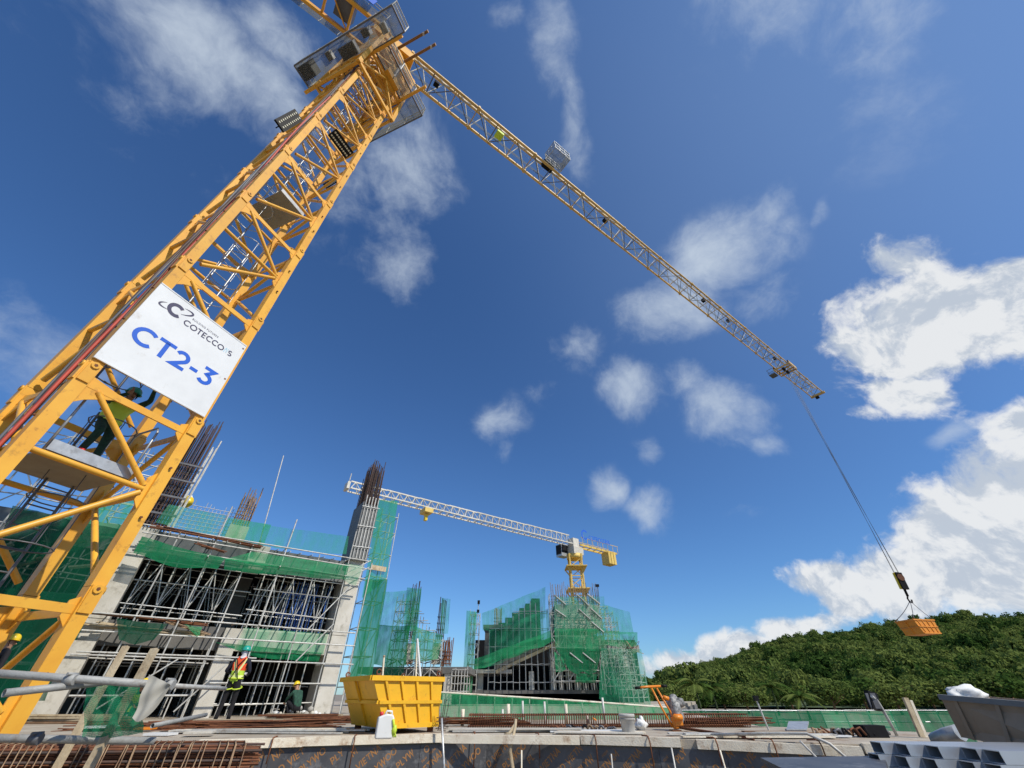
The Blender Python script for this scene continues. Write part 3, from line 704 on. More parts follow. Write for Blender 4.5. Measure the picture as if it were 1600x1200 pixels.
# trolley
TP = atz(1225, 578, ZJ - .2); TL = (TP - CC).dot(jd)
ty = part_empty('trolley', crane, jp(TL, 0, ZJ - .3))
for s_ in (-1, 1):
    barseg('side_plate', jp(TL - 1.0, s_ * .92, ZJ - .1), jp(TL + 1.0, s_ * .92, ZJ - .1), .05, .42, 'jib_yellow', ty, V((0, 0, 1)))
    for l_ in (-.8, .8): MB().tube(jp(TL + l_, s_ * .78, ZJ + .16), jp(TL + l_, s_ * .9, ZJ + .16), .14, 12).build('wheel', 'black_matt', ty)
for l_ in (-.95, -.35, .35, .95): barseg('cross_beam', jp(TL + l_, -.92, ZJ - .25), jp(TL + l_, .92, ZJ - .25), .12, .14, 'jib_yellow', ty, V((0, 0, 1)))
for l_ in (-.5, .5): MB().tube(jp(TL + l_, -.12, ZJ - .4), jp(TL + l_, .12, ZJ - .4), .25, 14).build('sheave', 'black_matt', ty)
boxo('basket', jp(TL - .3, -1.35, ZJ - .45), (1.0, .7, .05), 'galv_dark', ty, (jd, jn, V((0, 0, 1))))
for a_, b_ in (((-.8, -1.7), (.2, -1.7)), ((-.8, -1.7), (-.8, -1.0)), ((.2, -1.7), (.2, -1.0))):
    for hz in (.3, .75): seg('basket_rail', jp(TL + a_[0], a_[1], ZJ - .45 + hz), jp(TL + b_[0], b_[1], ZJ - .45 + hz), .025, 'galv_dark', ty)

# counter-jib with walkway, ballast and its name board
cj = part_empty('counter_jib', crane, jp(-6, 0, ZJ))
for s_ in (-1, 1):
    barseg('main_beam', jp(-.9, s_ * .78, ZJ - .05), jp(-13.5, s_ * .78, ZJ - .05), .18, .34, 'yellow', cj, V((0, 0, 1)))
    for hz in (.6, 1.15): seg('rail', jp(-1, s_ * 1.25, ZJ + .1 + hz), jp(-13.4, s_ * 1.25, ZJ + .1 + hz), .024, 'galv', cj)
    for i in range(12): seg('post', jp(-1 - i * 1.1, s_ * 1.25, ZJ), jp(-1 - i * 1.1, s_ * 1.25, ZJ + 1.25), .022, 'galv', cj)
    boxo('floor_mesh', jp(-7.2, s_ * 1.06, ZJ + .05), (12.4, .42, .03), 'mesh_grey', cj, (jd, jn, V((0, 0, 1))))
for i in range(9):
    l_ = -1.3 - i * 1.45
    barseg('cross_beam', jp(l_, -.7, ZJ - .05), jp(l_, .7, ZJ - .05), .12, .2, 'yellow', cj, V((0, 0, 1)))
    barseg('brace', jp(l_, -.7 if i % 2 else .7, ZJ - .05), jp(l_ - 1.4, .7 if i % 2 else -.7, ZJ - .05), .07, .07, 'yellow', cj, V((0, 0, 1)))
boxo('winch', jp(-6.0, 0, ZJ + .7), (1.6, 1.2, 1.1), 'galv_dark', cj, (jd, jn, V((0, 0, 1))))
boxo('electric_cabinet', jp(-3.2, .1, ZJ + .55), (1.0, 1.0, .9), 'galv_dark', cj, (jd, jn, V((0, 0, 1))))
for i in range(4): boxo('ballast_block', jp(-10.8 - i * .62, 0, ZJ - .9), (.5, 1.3, 2.6), 'concrete', cj, (jd, jn, V((0, 0, 1))))

# name board on the counter-jib
cb = thing('name_board', 'blue and white lettered board along the rail of the near crane counter-jib', 'sign', jp(-4.5, 1.34, ZJ + .15))
boxo('panel', jp(-5.2, 1.34, ZJ + .75), (6.6, .04, 1.15), 'sign_blue', cb, (jd, jn, V((0, 0, 1))))
tm = MB(); text_mesh(tm, 'COTECCONS', .72, .15, lambda x, y: jp(-8.3 + x, 1.366, ZJ + .38 + y)); tm.build('lettering', 'white_paint', cb)

# sign on the mast
SL, SR, SB, ST = -.892 - .10, .892 + .04, 4.99, 6.98
sg = thing('crane_sign', 'white crane number board with blue CT2-3 fixed to the yellow mast', 'sign', cp((SL + SR) / 2, .892 + .2, SB))
nf = .892 + .125
boxo('board', cp((SL + SR) / 2, nf, (SB + ST) / 2), (SR - SL, .02, ST - SB), 'white_paint', sg, (cd, cn, V((0, 0, 1))))
for z in (SB + .012, ST - .012): barseg('edge_trim', cp(SL, nf, z), cp(SR, nf, z), .024, .034, 'white_paint', sg, cn)
for s_ in (SL + .3, SR - .3):
    for z in (SB + .03, ST - .03): barseg('tie', cp(s_, nf - .012, z), cp(s_, nf - .1, z), .02, .02, 'galv', sg)
SWd = SR - SL
def sf(x, y): return cp(SL + x, nf + .0125, SB + y)
m = MB(); text_mesh(m, 'CT2-3', .385, .19, lambda x, y: sf(.165 + x * 1.065, y), 0, .60, .04); m.build('number_lettering', 'sign_blue', sg)
m = MB(); text_mesh(m, 'COTECCO', .138, .17, sf, .675, 1.49, .035); xe = .675 + text_len('COTECCO', .138, .035)
m.build('name_lettering', 'sign_navy', sg)
m = MB(); ribbon(m, [(xe + .012, 1.50), (xe + .022, 1.58), (xe + .04, 1.625)], .014, sf); ribbon(m, [(xe + .045, 1.62), (xe + .065, 1.51), (xe + .085, 1.63)], .012, sf); m.build('name_accent', 'sign_cyan', sg)
m = MB(); text_mesh(m, 'S', .138, .17, sf, xe + .10, 1.49); m.build('name_lettering', 'sign_navy', sg)
m = MB(); text_mesh(m, 'BUILDING FUTURES', .046, .13, sf, .765, 1.70, .12); m.build('slogan_lettering', 'sign_navy', sg)
m = MB(); ribbon(m, arc(.462, 1.655, .122, .122, 48, 318, 22), .072, sf)
def orb(a0, a1, n=20):
    out = []
    for i in range(n + 1):
        a_ = rad(a0 + (a1 - a0) * i / n); x, y = .30 * math.cos(a_), .085 * math.sin(a_); c_, s_ = math.cos(rad(24)), math.sin(rad(24)); out.append((.455 + x * c_ - y * s_, 1.69 + x * s_ + y * c_))
    return out
def taper(n, w): return [max(.004, w * math.sin(math.pi * i / n) ** .7) for i in range(n + 1)]
ribbon(m, orb(125, 240), taper(20, .034), sf); ribbon(m, orb(-75, 62), taper(20, .038), sf)
m.build('emblem', 'sign_navy', sg)

# cables up the left leg
for i, (mt_, off, r_) in enumerate((('cable_red', .22, .028), ('cable_grey', .29, .024), ('cable_grey', .36, .022), ('cable_brown', .16, .02), ('cable_brown', .42, .026), ('cable_grey', .47, .018))):
    ptl = [cp(-HW - .10 - .035 * math.sin(z * .5 + i), HW - off + .05 * math.sin(z * .7 + i * 1.7), z) for z in [GZ + .2 + j * .8 for j in range(33)]]
    o = MB().path(ptl, r_, 6).build('power_cable', mt_)
    tag(o, {0: 'red power cable running up the left leg of the mast', 1: 'grey cable next to the red one on the mast leg', 2: 'grey cable in the middle of the mast cable bundle', 3: 'thin brown cable nearest the front edge of the mast leg', 4: 'thick brown cable on the outer side of the mast bundle', 5: 'thinnest grey cable at the outer edge of the mast bundle'}[i], 'cable', 'cables running up the crane mast')

# floodlights
def floodlight(label, c, u, v, nrm, L, W):
    t = thing('floodlight', label, 'floodlight', c, 'floodlights on the near crane mast')
    u, v, nrm = u.normalized(), v.normalized(), nrm.normalized()
    boxo('housing', c, (L, W, .07), 'black', t, (u, v, nrm))
    k = 0
    for i in range(10):
        for j in range(2):
            q = c + u * (i - 4.5) * L / 10.6 + v * (j - .5) * W * .42
            MB().tube(q + nrm * .03, q + nrm * .05, W * .085, 8).build('led', 'lens', t)
    for s_ in (-1, 1): barseg('bracket', c + u * s_ * L * .35 - nrm * .02, c + u * s_ * L * .35 - nrm * .28, .03, .05, 'black', t)
def plane3(pc, pu, z0, n_): return atplane(*pc, cp(0, n_, 0), cn)
def fl_from(label, p0, p1, wpx, n_):
    a_, b_ = atplane(*p0, cp(0, n_, 0), cn), atplane(*p1, cp(0, n_, 0), cn)
    c = (a_ + b_) / 2; u = (b_ - a_); nr = (V((0, 0, CAM_H)) - c).normalized(); nr = (nr - u.normalized() * nr.dot(u.normalized())).normalized(); v = nr.cross(u.normalized())
    floodlight(label, c, u, v, nr, u.length, wpx)
fl_from('black floodlight sticking out on the left side of the crane mast', (436, 197), (466, 180), .40, .2)
fl_from('black floodlight tilted across the front face of the crane mast', (519, 206), (546, 243), .40, 1.15)
fl_from('small black floodlight low behind the right leg of the mast', (508, 291), (524, 281), .22, -.9)

# ================================================================== HOISTED LOAD
UP = V((0, 0, 1))
def skip(name, label, cat, c, u, v, Lb, Lt, Lt2, W, H, m, m_rib, parent_mat='rust', leg=.1, nrib=4):
    """open container: bottom length Lb, top overhang Lt on the left end and Lt2 on the right"""
    t = thing(name, label, cat, c)
    u, v = u.normalized(), v.normalized()
    def P(a, b, z): return c + u * a + v * b + UP * z
    o, hb = leg, leg + H; th = .04
    x0b, x1b, x0t, x1t = -Lb / 2, Lb / 2, -Lb / 2 - Lt, Lb / 2 + Lt2
    def xs(z, side): k = (z - o) / H; return x0b + (x0t - x0b) * k if side < 0 else x1b + (x1t - x1b) * k
    def wall(nm, pts, nrm): MB().prism(pts, V(nrm) * th).build(nm, m, t, True)
    wall('front_wall', [P(x0b, -W / 2, o), P(x1b, -W / 2, o), P(x1t, -W / 2, hb), P(x0t, -W / 2, hb)], v)
    wall('back_wall', [P(x0b, W / 2, o), P(x1b, W / 2, o), P(x1t, W / 2, hb), P(x0t, W / 2, hb)], -v)
    wall('end_wall', [P(x0b, -W / 2 + th, o), P(x0t, -W / 2 + th, hb), P(x0t, W / 2 - th, hb), P(x0b, W / 2 - th, o)], u)
    wall('end_wall', [P(x1b, -W / 2 + th, o), P(x1t, -W / 2 + th, hb), P(x1t, W / 2 - th, hb), P(x1b, W / 2 - th, o)], -u)
    MB().prism([P(x0b + .03, -W / 2 + .03, o), P(x1b - .03, -W / 2 + .03, o), P(x1b - .03, W / 2 - .03, o), P(x0b + .03, W / 2 - .03, o)], UP * .03).build('floor', m, t, True)
    for sd in (-1, 1):
        vv = v * sd
        q = W / 2 + .025
        barseg('rim', P(x0t - .03, sd * q, hb - .02), P(x1t + .03, sd * q, hb - .02), .055, .09, m, t, UP)
        barseg('waist_rib', P(xs(o + H * .5, -1), sd * q, o + H * .5), P(xs(o + H * .5, 1), sd * q, o + H * .5), .05, .06, m, t, UP)
        barseg('sole_rib', P(x0b, sd * q, o + .04), P(x1b, sd * q, o + .04), .05, .08, m, t, UP)
        for i in range(nrib):
            k = (i + .5) / nrib
            xb, xt = x0b + (x1b - x0b) * k, x0t + .12 + (x1t - x0t - .24) * k
            xm = (xb + xt) / 2
            barseg('rib', P(xb, sd * (q - .004), o + .08), P(xm, sd * (q - .004), o + H * .5 - .03), .05, .044, m, t, v)
            barseg('rib', P(xm, sd * (q - .004), o + H * .5 + .03), P(xt, sd * (q - .004), hb - .06), .05, .044, m, t, v)
    for sd in (-1, 1):
        xt, xb = (x0t, x0b) if sd < 0 else (x1t, x1b)
        barseg('rim', P(xt + sd * .03, -W / 2, hb - .02), P(xt + sd * .03, W / 2, hb - .02), .09, .055, m, t, u)
        xm = xs(o + H * .5, sd)
        barseg('waist_rib', P(xm + sd * .02, -W / 2, o + H * .5), P(xm + sd * .02, W / 2, o + H * .5), .06, .05, m, t, u)
        barseg('rib', P(xb + sd * .02, 0, o + .02), P(xt + sd * .02, 0, hb - .06), .05, .05, m, t)
        for b_ in (-1, 1):
            p = P(xt - sd * .12, b_ * W / 2, hb)
            MB().tube(p, p + UP * .05, .05, 8).path([p + UP * .04 + u * .05 * math.cos(k * .6) + UP * (.045 + .045 * math.sin(k * .6)) for k in range(11)], .016, 5).build('lifting_lug', parent_mat, t)
    if leg > 0:
        for a_ in (x0b + .12, x1b - .12):
            for b_ in (-W / 2 + .12, W / 2 - .12): barseg('foot', P(a_, b_, 0), P(a_, b_, o), .12, .12, 'rust', t)
    return t, [P(x, y, hb + .08) for x in (x0t + .1, x1t - .1) for y in (-W / 2, W / 2)]
TPY = TP.y
hk = aty(1407, 908, TPY); sc0 = aty(1443, 992, TPY)
_, lugs = skip('hoisted_skip', 'orange skip hanging from the crane hook in front of the hill', 'skip', V((sc0.x, sc0.y, sc0.z)), V((math.sin(rad(80)), math.cos(rad(80)), 0)), V((-math.cos(rad(80)), math.sin(rad(80)), 0)), 1.55, .35, .05, 1.5, .95, 'skip_orange', 'skip_orange', leg=.0)
hb_ = thing('hook_block', 'yellow and black hook block on the hoist ropes above the skip', 'hook block', hk)
tdir = (sc0 - hk); tdir = (tdir.normalized() * .8 + V((0, 0, -1)) * .5).normalized()
xh, yh_, _ = frame(tdir)
MB().box(hk, (.16, .62, 1.25), (yh_, xh, tdir)).build('cheek_plate', 'helmet_yellow', hb_)
MB().box(hk - yh_ * .16, (.1, .5, 1.3), (yh_, xh, tdir)).build('side_weight', 'black_matt', hb_)
MB().tube(hk - yh_ * .25 - tdir * .25, hk + yh_ * .12 - tdir * .25, .27, 14).build('sheave', 'rust', hb_)
MB().tube(hk + tdir * .6, hk + tdir * 1.15, .09, 8).build('swivel', 'black_matt', hb_)
hpt = hk + tdir * 1.5
MB().path([hk + tdir * 1.1, hk + tdir * 1.35 + xh * .12, hpt + tdir * .12 + xh * .05, hpt + tdir * .12 - xh * .12, hpt - tdir * .1 - xh * .16], .06, 7).build('hook', 'black_matt', hb_)
for i, lp in enumerate(lugs):
    o = MB().path([lerp(hpt, lp, k / 8) - UP * .10 * math.sin(math.pi * k / 8) for k in range(9)], .022, 5).build('chain_sling', 'galv_dark')
    tag(o, ('left front', 'left back', 'right front', 'right back')[i] + ' steel sling from the hook to the hanging orange skip', 'sling', 'slings of the hanging skip')
for i, (l_, n_) in enumerate(((-.5, -.1), (.5, -.1), (-.5, .12), (.5, .12))):
    a_ = jp(TL + l_, n_, ZJ - .5)
    o = MB().tube(a_, hk - tdir * .5 + xh * (.18 if i % 2 else -.18) + yh_ * (.04 if i > 1 else -.04), .016, 5).build('hoist_rope', 'cable_grey')
    tag(o, 'thin steel hoist rope from the jib trolley to the hook block, ' + ('leftmost front one', 'rightmost front one', 'left one behind', 'right one behind')[i], 'rope', 'hoist ropes of the near crane')

# ================================================================== FAR CRANE
B2 = aty(890, 852, 62); T2 = atz(537, 765, B2.z)
z2 = B2.z; c2 = V((B2.x + .6, 62, 0)); d2 = (T2 - B2); d2.z = 0; L2 = d2.length; d2.normalize(); n2 = V((d2.y, -d2.x, 0))
def kp(l, n, z): return c2 + d2 * l + n2 * n + UP * z
crane2 = thing('tower_crane', 'smaller far tower crane rising behind the netted building on the right', 'crane', V((c2.x, c2.y, GZ)))
z = GZ; k = 0
while z < z2 - 2.6:
    b = MB(); w = .85
    cs = [(w, w), (w, -w), (-w, -w), (-w, w)]
    for (s, n) in cs: b.bar(c2 + V((s, n, z)), c2 + V((s, n, z + 2.55)), .2, .2)
    for i in range(4):
        p, q = cs[i], cs[(i + 1) % 4]
        b.bar(c2 + V((*p, z + .05)), c2 + V((*q, z + .05)), .1, .1); b.bar(c2 + V((*p, z + .1)), c2 + V((*q, z + 1.3)), .09, .09); b.bar(c2 + V((*q, z + 1.3)), c2 + V((*p, z + 2.5)), .09, .09)
    b.build('mast_section', 'yellow_far', crane2); z += 2.56; k += 1
zm = z
for hz, wd_ in ((z2 - 6.2, 1.55), (z2 - 3.2, 1.5)):
    b = MB(); b.box(c2 + UP * hz, (2 * wd_, 2 * wd_, .12))
    for i in range(4):
        a_ = rad(45 + 90 * i); b.bar(c2 + V((.8 * math.sqrt(2) * math.cos(a_), .8 * math.sqrt(2) * math.sin(a_), hz - 1.0)), c2 + V((wd_ * 1.35 * math.cos(a_), wd_ * 1.35 * math.sin(a_), hz)), .14, .14)
        b.bar(c2 + V((.9 * math.sqrt(2) * math.cos(a_), .9 * math.sqrt(2) * math.sin(a_), hz)), c2 + V((.9 * math.sqrt(2) * math.cos(a_), .9 * math.sqrt(2) * math.sin(a_), hz + 1.8)), .16, .16)
    b.build('climbing_platform', 'yellow_far', crane2)
MB().tube(c2 + UP * (zm - .1), c2 + UP * (z2 - 1.4), 1.2, 20).build('slewing_ring', 'yellow_far', crane2)
boxo('turntable', c2 + UP * (z2 - 1.0), (2.0, 2.0, 1.0), 'jib_white', crane2, (d2, n2, UP))
boxo('slew_head', c2 + UP * (z2 + .2), (1.2, 1.2, 1.4), 'jib_white', crane2, (d2, n2, UP))
cb2 = part_empty('cab', crane2, kp(1.4, 1.2, z2 - 1.4))
boxo('shell', kp(1.5, 1.0, z2 - .9), (1.5, 1.2, 1.7), 'galv', cb2, (d2, n2, UP))
boxo('window', kp(2.27, 1.0, z2 - .8), (.05, 1.1, 1.3), 'black', cb2, (d2, n2, UP)); boxo('window', kp(1.5, 1.62, z2 - .7), (1.3, .05, 1.1), 'black', cb2, (d2, n2, UP)); boxo('window', kp(1.5, .38, z2 - .7), (1.3, .05, 1.1), 'black', cb2, (d2, n2, UP))
ns = 8
for k in range(ns):
    b = MB(); l0, l1 = .8 + (L2 - .8) * k / ns, .8 + (L2 - .8) * (k + 1) / ns; h = 1.35 - .05 * k
    for s in (-1, 1): b.bar(kp(l0, s * .6, z2), kp(l1, s * .6, z2), .14, .14, UP)
    b.bar(kp(l0, 0, z2 + h), kp(l1, 0, z2 + h), .14, .14, UP)
    for i in range(4):
        a0, a1 = l0 + (l1 - l0) * i / 4, l0 + (l1 - l0) * (i + 1) / 4; am = (a0 + a1) / 2
        for s in (-1, 1): b.bar(kp(a0, s * .6, z2), kp(am, 0, z2 + h), .07, .07); b.bar(kp(am, 0, z2 + h), kp(a1, s * .6, z2), .07, .07)
        b.bar(kp(a0, -.6, z2), kp(a0, .6, z2), .07, .07)
    b.build('jib_section', 'jib_white', crane2)
b = MB(); b.box(kp(L2 + .3, 0, z2 + .3), (.3, 1.2, .8), (d2, n2, UP)); b.bar(kp(L2 + .2, 0, z2 + .6), kp(L2 + .2, 0, z2 + 1.9), .07, .07); b.build('jib_tip', 'jib_white', crane2)
trl = (atz(668, 798, z2 - .3) - c2).dot(d2)
b = MB(); b.box(kp(trl, 0, z2 - .35), (1.1, 1.5, .5), (d2, n2, UP)); b.build('trolley', 'yellow_far', crane2)
MB().box(kp(trl, 0, z2 - 1.1), (.3, .5, .7), (d2, n2, UP)).build('hook_block', 'helmet_yellow', crane2)
b = MB()
for s in (-1, 1):
    b.bar(kp(-.8, s * .6, z2 + .1), kp(-9.2, s * .6, z2 + .1), .16, .3, UP)
    b.bar(kp(-.8, s * 1.0, z2 + 1.1), kp(-9.2, s * 1.0, z2 + 1.1), .06, .06, UP)
    for i in range(8): b.bar(kp(-1 - i * 1.15, s * 1.0, z2), kp(-1 - i * 1.15, s * 1.0, z2 + 1.1), .05, .05)
for i in range(7): b.bar(kp(-1 - i * 1.3, -.6, z2 + .1), kp(-1 - i * 1.3, .6, z2 + .1), .1, .1, UP)
b.build('counter_jib', 'yellow_far', crane2)
for i in range(3): boxo('ballast_block', kp(-7.2 - i * .62, 0, z2 - .75), (.5, 1.5, 1.9), 'yellow_far', crane2, (d2, n2, UP))
lt2 = thing('crane_letters', 'open dark blue letters standing on the far crane counter-jib', 'sign', kp(-4, 1.1, z2 + .3))
m = MB(); lf = lambda x, y: kp(-.7 - x, -1.12, z2 + .9 + y) if d2.x < 0 else kp(-.7 - x, 1.12, z2 + .9 + y)
ribbon(m, arc(.85, .7, .62, .62, 40, 320, 16), .26, lf); text_mesh(m, 'COTECCONS', .62, .2, lf, 1.7, .15, .02); m.build('lettering', 'sign_blue', lt2)
for i in range(4): seg('letter_post', kp(-1.2 - i * 1.8, -1.1, z2 + .3), kp(-1.2 - i * 1.8, -1.1, z2 + 1.5), .035, 'galv', lt2)

# ================================================================== LEFT BUILDING
fa = rad(53); ft = V((math.sin(fa), math.cos(fa), 0)); fn = V((ft.y, -ft.x, 0))
FP = V((-7.58, 20.09, 0))
def fp(s, n, z): return FP + ft * s + fn * n + UP * z
FAX = (ft, fn, UP)
def fpx(px, py, n=0): return atplane(px, py, FP + fn * n, fn)
def fsz(px, py, n=0):
    q = fpx(px, py, n); return (q - FP).dot(ft), q.z
bl = thing('concrete_building', 'concrete frame building being scaffolded on the left, two floors and bare columns', 'building', fp(-6, -5, 0))
SP = [0.05, -4.15, -8.15, -12.3]
for s in SP:
    for n in (-.35, -5.5, -10.5):
        mid = s == -4.15 and n > -1
        if s > 0 and n > -1:
            boxo('column', fp(s, -.79, 1.33), (.66, 1.5, 2.655), 'concrete_pale', bl, FAX); boxo('column', fp(s, -.79, 3.75), (.66, 1.5, 2.15), 'concrete_pale', bl, FAX)
            continue
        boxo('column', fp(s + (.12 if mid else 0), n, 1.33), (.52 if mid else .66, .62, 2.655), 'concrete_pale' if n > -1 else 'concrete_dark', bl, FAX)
        boxo('column', fp(s, n if not mid else -2.6, 3.75), (.66, .62, 2.15), 'concrete_pale' if n > -1 and not mid else 'concrete_dark', bl, FAX)  # inner columns darker: interior shade put into their colour
boxo('side_wall', fp(.3, -6.5, 2.7), (.18, 9.8, 5.3), 'concrete_dark', bl, FAX)  # dark wall added to shut out the sky and darken the bay
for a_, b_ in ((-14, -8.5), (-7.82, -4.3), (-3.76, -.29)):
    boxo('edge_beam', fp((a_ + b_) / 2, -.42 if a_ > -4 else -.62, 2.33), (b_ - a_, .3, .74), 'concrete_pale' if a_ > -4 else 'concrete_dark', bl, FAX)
    boxo('edge_beam', fp((a_ + b_) / 2, -.42, 5.23), (b_ - a_, .3, .9), 'form_grey', bl, FAX)
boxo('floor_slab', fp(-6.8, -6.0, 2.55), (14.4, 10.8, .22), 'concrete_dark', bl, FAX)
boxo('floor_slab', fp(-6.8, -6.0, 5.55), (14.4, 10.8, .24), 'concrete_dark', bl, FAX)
boxo('back_wall', fp(-6.8, -11.6, 2.8), (14.6, .2, 5.6), 'concrete_dark', bl, FAX)  # dark wall added so the interior reads black
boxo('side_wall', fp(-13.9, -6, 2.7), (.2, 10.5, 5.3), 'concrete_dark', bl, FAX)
# column heads at roof level
for s in SP[:3]: boxo('column_head', fp(s, -.35, 5.25), (.68, .64, .95), 'concrete_pale', bl, FAX)
boxo('column_stub', fp(-5.25, -.9, 6.1), (.75, .62, .85), 'concrete_pale', bl, FAX)
# tall right-hand column: grey formwork then starter bars
cf = part_empty('column_form', bl, fp(.05, -.35, 5.7))
boxo('form_panel', fp(-.36, -.62, 7.15), (.05, 1.5, 2.85), 'form_grey', cf, FAX)
boxo('form_panel', fp(.02, .12, 7.1), (.7, .05, 2.75), 'form_grey', cf, FAX)
boxo('form_panel', fp(.44, -.62, 7.1), (.05, 1.4, 2.75), 'form_grey', cf, FAX)
boxo('fill', fp(.02, -.62, 7.0), (.66, 1.38, 2.6), 'concrete', cf, FAX)
for i in range(5): seg('soldier', fp(-.28 + i * .16, .19, 5.8), fp(-.28 + i * .16, .19, 8.9 + jit(.1)), .03, 'galv_pale', cf)
for zz in (6.3, 7.3, 8.3): seg('waler', fp(-.42, .24, zz), fp(.5, .24, zz + .05), .018, 'galv', cf)
def rebar_column(label, s0, s1, n0, n1, z0, z1, ns_, nn_, m, ties=7, lean=0.0):
    t = thing('rebar_cage', label, 'rebar', fp((s0 + s1) / 2, (n0 + n1) / 2, z0))
    for i in range(ns_):
        for j in range(nn_):
            if 0 < i < ns_ - 1 and 0 < j < nn_ - 1 and (i + j) % 2: continue
            s, n = s0 + (s1 - s0) * i / (ns_ - 1), n0 + (n1 - n0) * j / (nn_ - 1)
            h = z1 + jit(.35)
            seg('bar', fp(s, n, z0), fp(s + lean + jit(.04), n + jit(.04), h), .02, m, t, 'rod')
    for k in range(ties):
        zz = z0 + .12 + (z1 - z0) * .55 * k / max(1, ties - 1)
        c_ = [(s0 - .02, n0 - .02), (s1 + .02, n0 - .02), (s1 + .02, n1 + .02), (s0 - .02, n1 + .02)]
        MB().path([fp(*c_[q % 4], zz) for q in range(5)], .011, 4).build('stirrup', m, t)
    return t
rebar_column('dark starter bars bristling from the tall grey formed column at the middle', -.28, .38, -1.3, .06, 8.3, 10.75, 8, 11, 'rebar_dark', 9)
rebar_column('brown starter bars on the short white stub on the left building roof', -5.55, -4.95, -1.12, -.68, 6.5, 8.05, 7, 5, 'rust_pale', 6)
rebar_column('dark starter bars of the tall column behind the yellow mast', -8.5, -7.7, -.6, .1, 5.75, 10.4, 8, 6, 'rebar_dark', 16)
# tall column formwork behind the mast
tc_ = thing('column_formwork', 'dark formwork with white posts round the tall column behind the mast', 'formwork', fp(-8.1, -.3, 5.7))
boxo('panel', fp(-8.55, -.2, 7.4), (.06, 1.1, 3.3), 'form_grey', tc_, FAX)
for i in range(4): seg('post', fp(-7.62 + .12 * (i % 2), .1 - .25 * i, 5.7), fp(-7.55 + .12 * (i % 2), .1 - .25 * i, 9.6 + jit(.5)), .03, 'galv_pale', tc_)
for zz in (6.2, 6.9, 7.6, 8.3): barseg('waler', fp(-8.75, .28, zz), fp(-7.5, .28, zz), .06, .07, 'galv_dark', tc_, UP)

def props(label, s0, s1, ds, rows, z0, z1, mats, levels, zig=False, r=.024, extra=None):
    t = thing('shoring_frame', label, 'scaffold', fp((s0 + s1) / 2, rows[0], z0))
    for ri, n in enumerate(rows):
        k = int((s1 - s0) / ds)
        for i in range(k + 1):
            s = s0 + i * ds + jit(.05)
            seg('standard', fp(s, n, z0), fp(s + jit(.03), n, z1), r, random.choice(mats), t)
            if zig and i < k:
                if i % 2 == 0: seg('brace', fp(s, n + .04, z0 + .55), fp(s + ds * .92, n + .04, z1 - .25), r * .8, random.choice(mats), t)
                else: seg('brace', fp(s, n + .04, z1 - .25), fp(s + ds * .92, n + .04, z0 + .55), r * .8, random.choice(mats), t)
        for zz in levels: seg('ledger', fp(s0 - .2, n + .03, zz + jit(.05)), fp(s1 + .2, n + .03, zz + jit(.05)), r * .9, random.choice(mats), t)
    return t
PM = ['galv_pale', 'galv', 'galv_pale']
props('grey shoring tubes standing in the ground floor between mast and middle column', -7.6, -4.6, .5, (-.35, -1.7, -3.6), 0, 2.0, PM, (.62, 1.55))
props('grey shoring tubes standing in the ground floor behind the standing worker', -3.6, -.5, .52, (-.35, -1.7, -3.6), 0, 2.0, PM, (.35, .95))
props('zigzag braced shoring frames filling the upper floor left bay', -7.6, -4.1, .44, (-.3, -1.5, -3.2), 2.68, 4.8, PM, (3.15, 4.0, 4.7), True)
props('zigzag braced shoring frames filling the upper floor right bay', -3.65, -.5, .42, (-.3, -1.5, -3.2), 2.68, 4.8, PM, (3.3, 4.1, 4.7), True)
props('blue painted shoring posts inside the upper floor right bay', -2.4, -.6, .16, (-1.0, -2.1), 2.68, 4.7, ['blue_prop', 'blue_prop', 'galv'], (3.4, 4.2))
props('shoring tubes in the dark bay left of the mast column', -12, -8.8, .6, (-.35, -1.8), 0, 5.2, PM, (1.1, 2.2, 3.3, 4.4))
# facade scaffold
fs_ = thing('facade_scaffold', 'tube scaffold along the front of the left building', 'scaffold', fp(-4, .55, 0))
for s in (-8.7, -7.15, -5.9, -4.6, -3.3, -1.9, -.55, .55):
    seg('standard', fp(s, .55, 0), fp(s + .05, .55, 5.6 + (1.3 if s in (-5.9, -3.3, -.55) else 0)), .026, 'galv_pale', fs_)
for zz, a_, b_ in ((1.62, -8.2, .7), (1.72, -8.1, -3.0), (2.28, -8.3, .6), (2.75, -8.4, .5), (4.78, -8.2, .3), (4.9, -8.2, .4), (5.35, -8.2, .6), (5.62, -8.3, .5), (.62, -7.7, -4.7), (.95, -4.2, -.4)):
    seg('ledger', fp(a_, .58, zz + jit(.03)), fp(b_, .58, zz + jit(.04)), .026, 'galv_pale', fs_)
for s in (-8.7, -5.9, -3.3, -.55):
    for zz in (1.6, 2.75, 4.85, 5.6): seg('transom', fp(s, -.3, zz), fp(s, .8, zz), .024, 'galv_pale', fs_)
seg('brace', fp(-1.6, .6, 1.65), fp(-.5, .6, 3.0), .024, 'galv_pale', fs_); seg('brace', fp(-1.5, .6, 2.7), fp(-.1, .6, 4.6), .024, 'galv_pale', fs_)
seg('brace', fp(-6.9, .6, .3), fp(-5.4, .6, 1.6), .024, 'galv_pale', fs_); seg('brace', fp(-4.9, .6, .2), fp(-3.9, .6, 1.5), .024, 'galv_pale', fs_)
for zz in (5.0, 5.3): seg('brace', fp(-.5, .6, zz - .3), fp(.5, .6, zz + .4), .02, 'galv_pale', fs_)
for i in range(9): seg('putlog', fp(-3.7 + i * .4, -.3, 2.76), fp(-3.7 + i * .4 + jit(.04), .62, 2.76), .022, 'galv_pale', fs_)
for i in range(10): seg('putlog', fp(-7.9 + i * .42, -.3, 2.78), fp(-7.9 + i * .42 + jit(.04), .5, 2.78), .022, 'rust_pale', fs_)
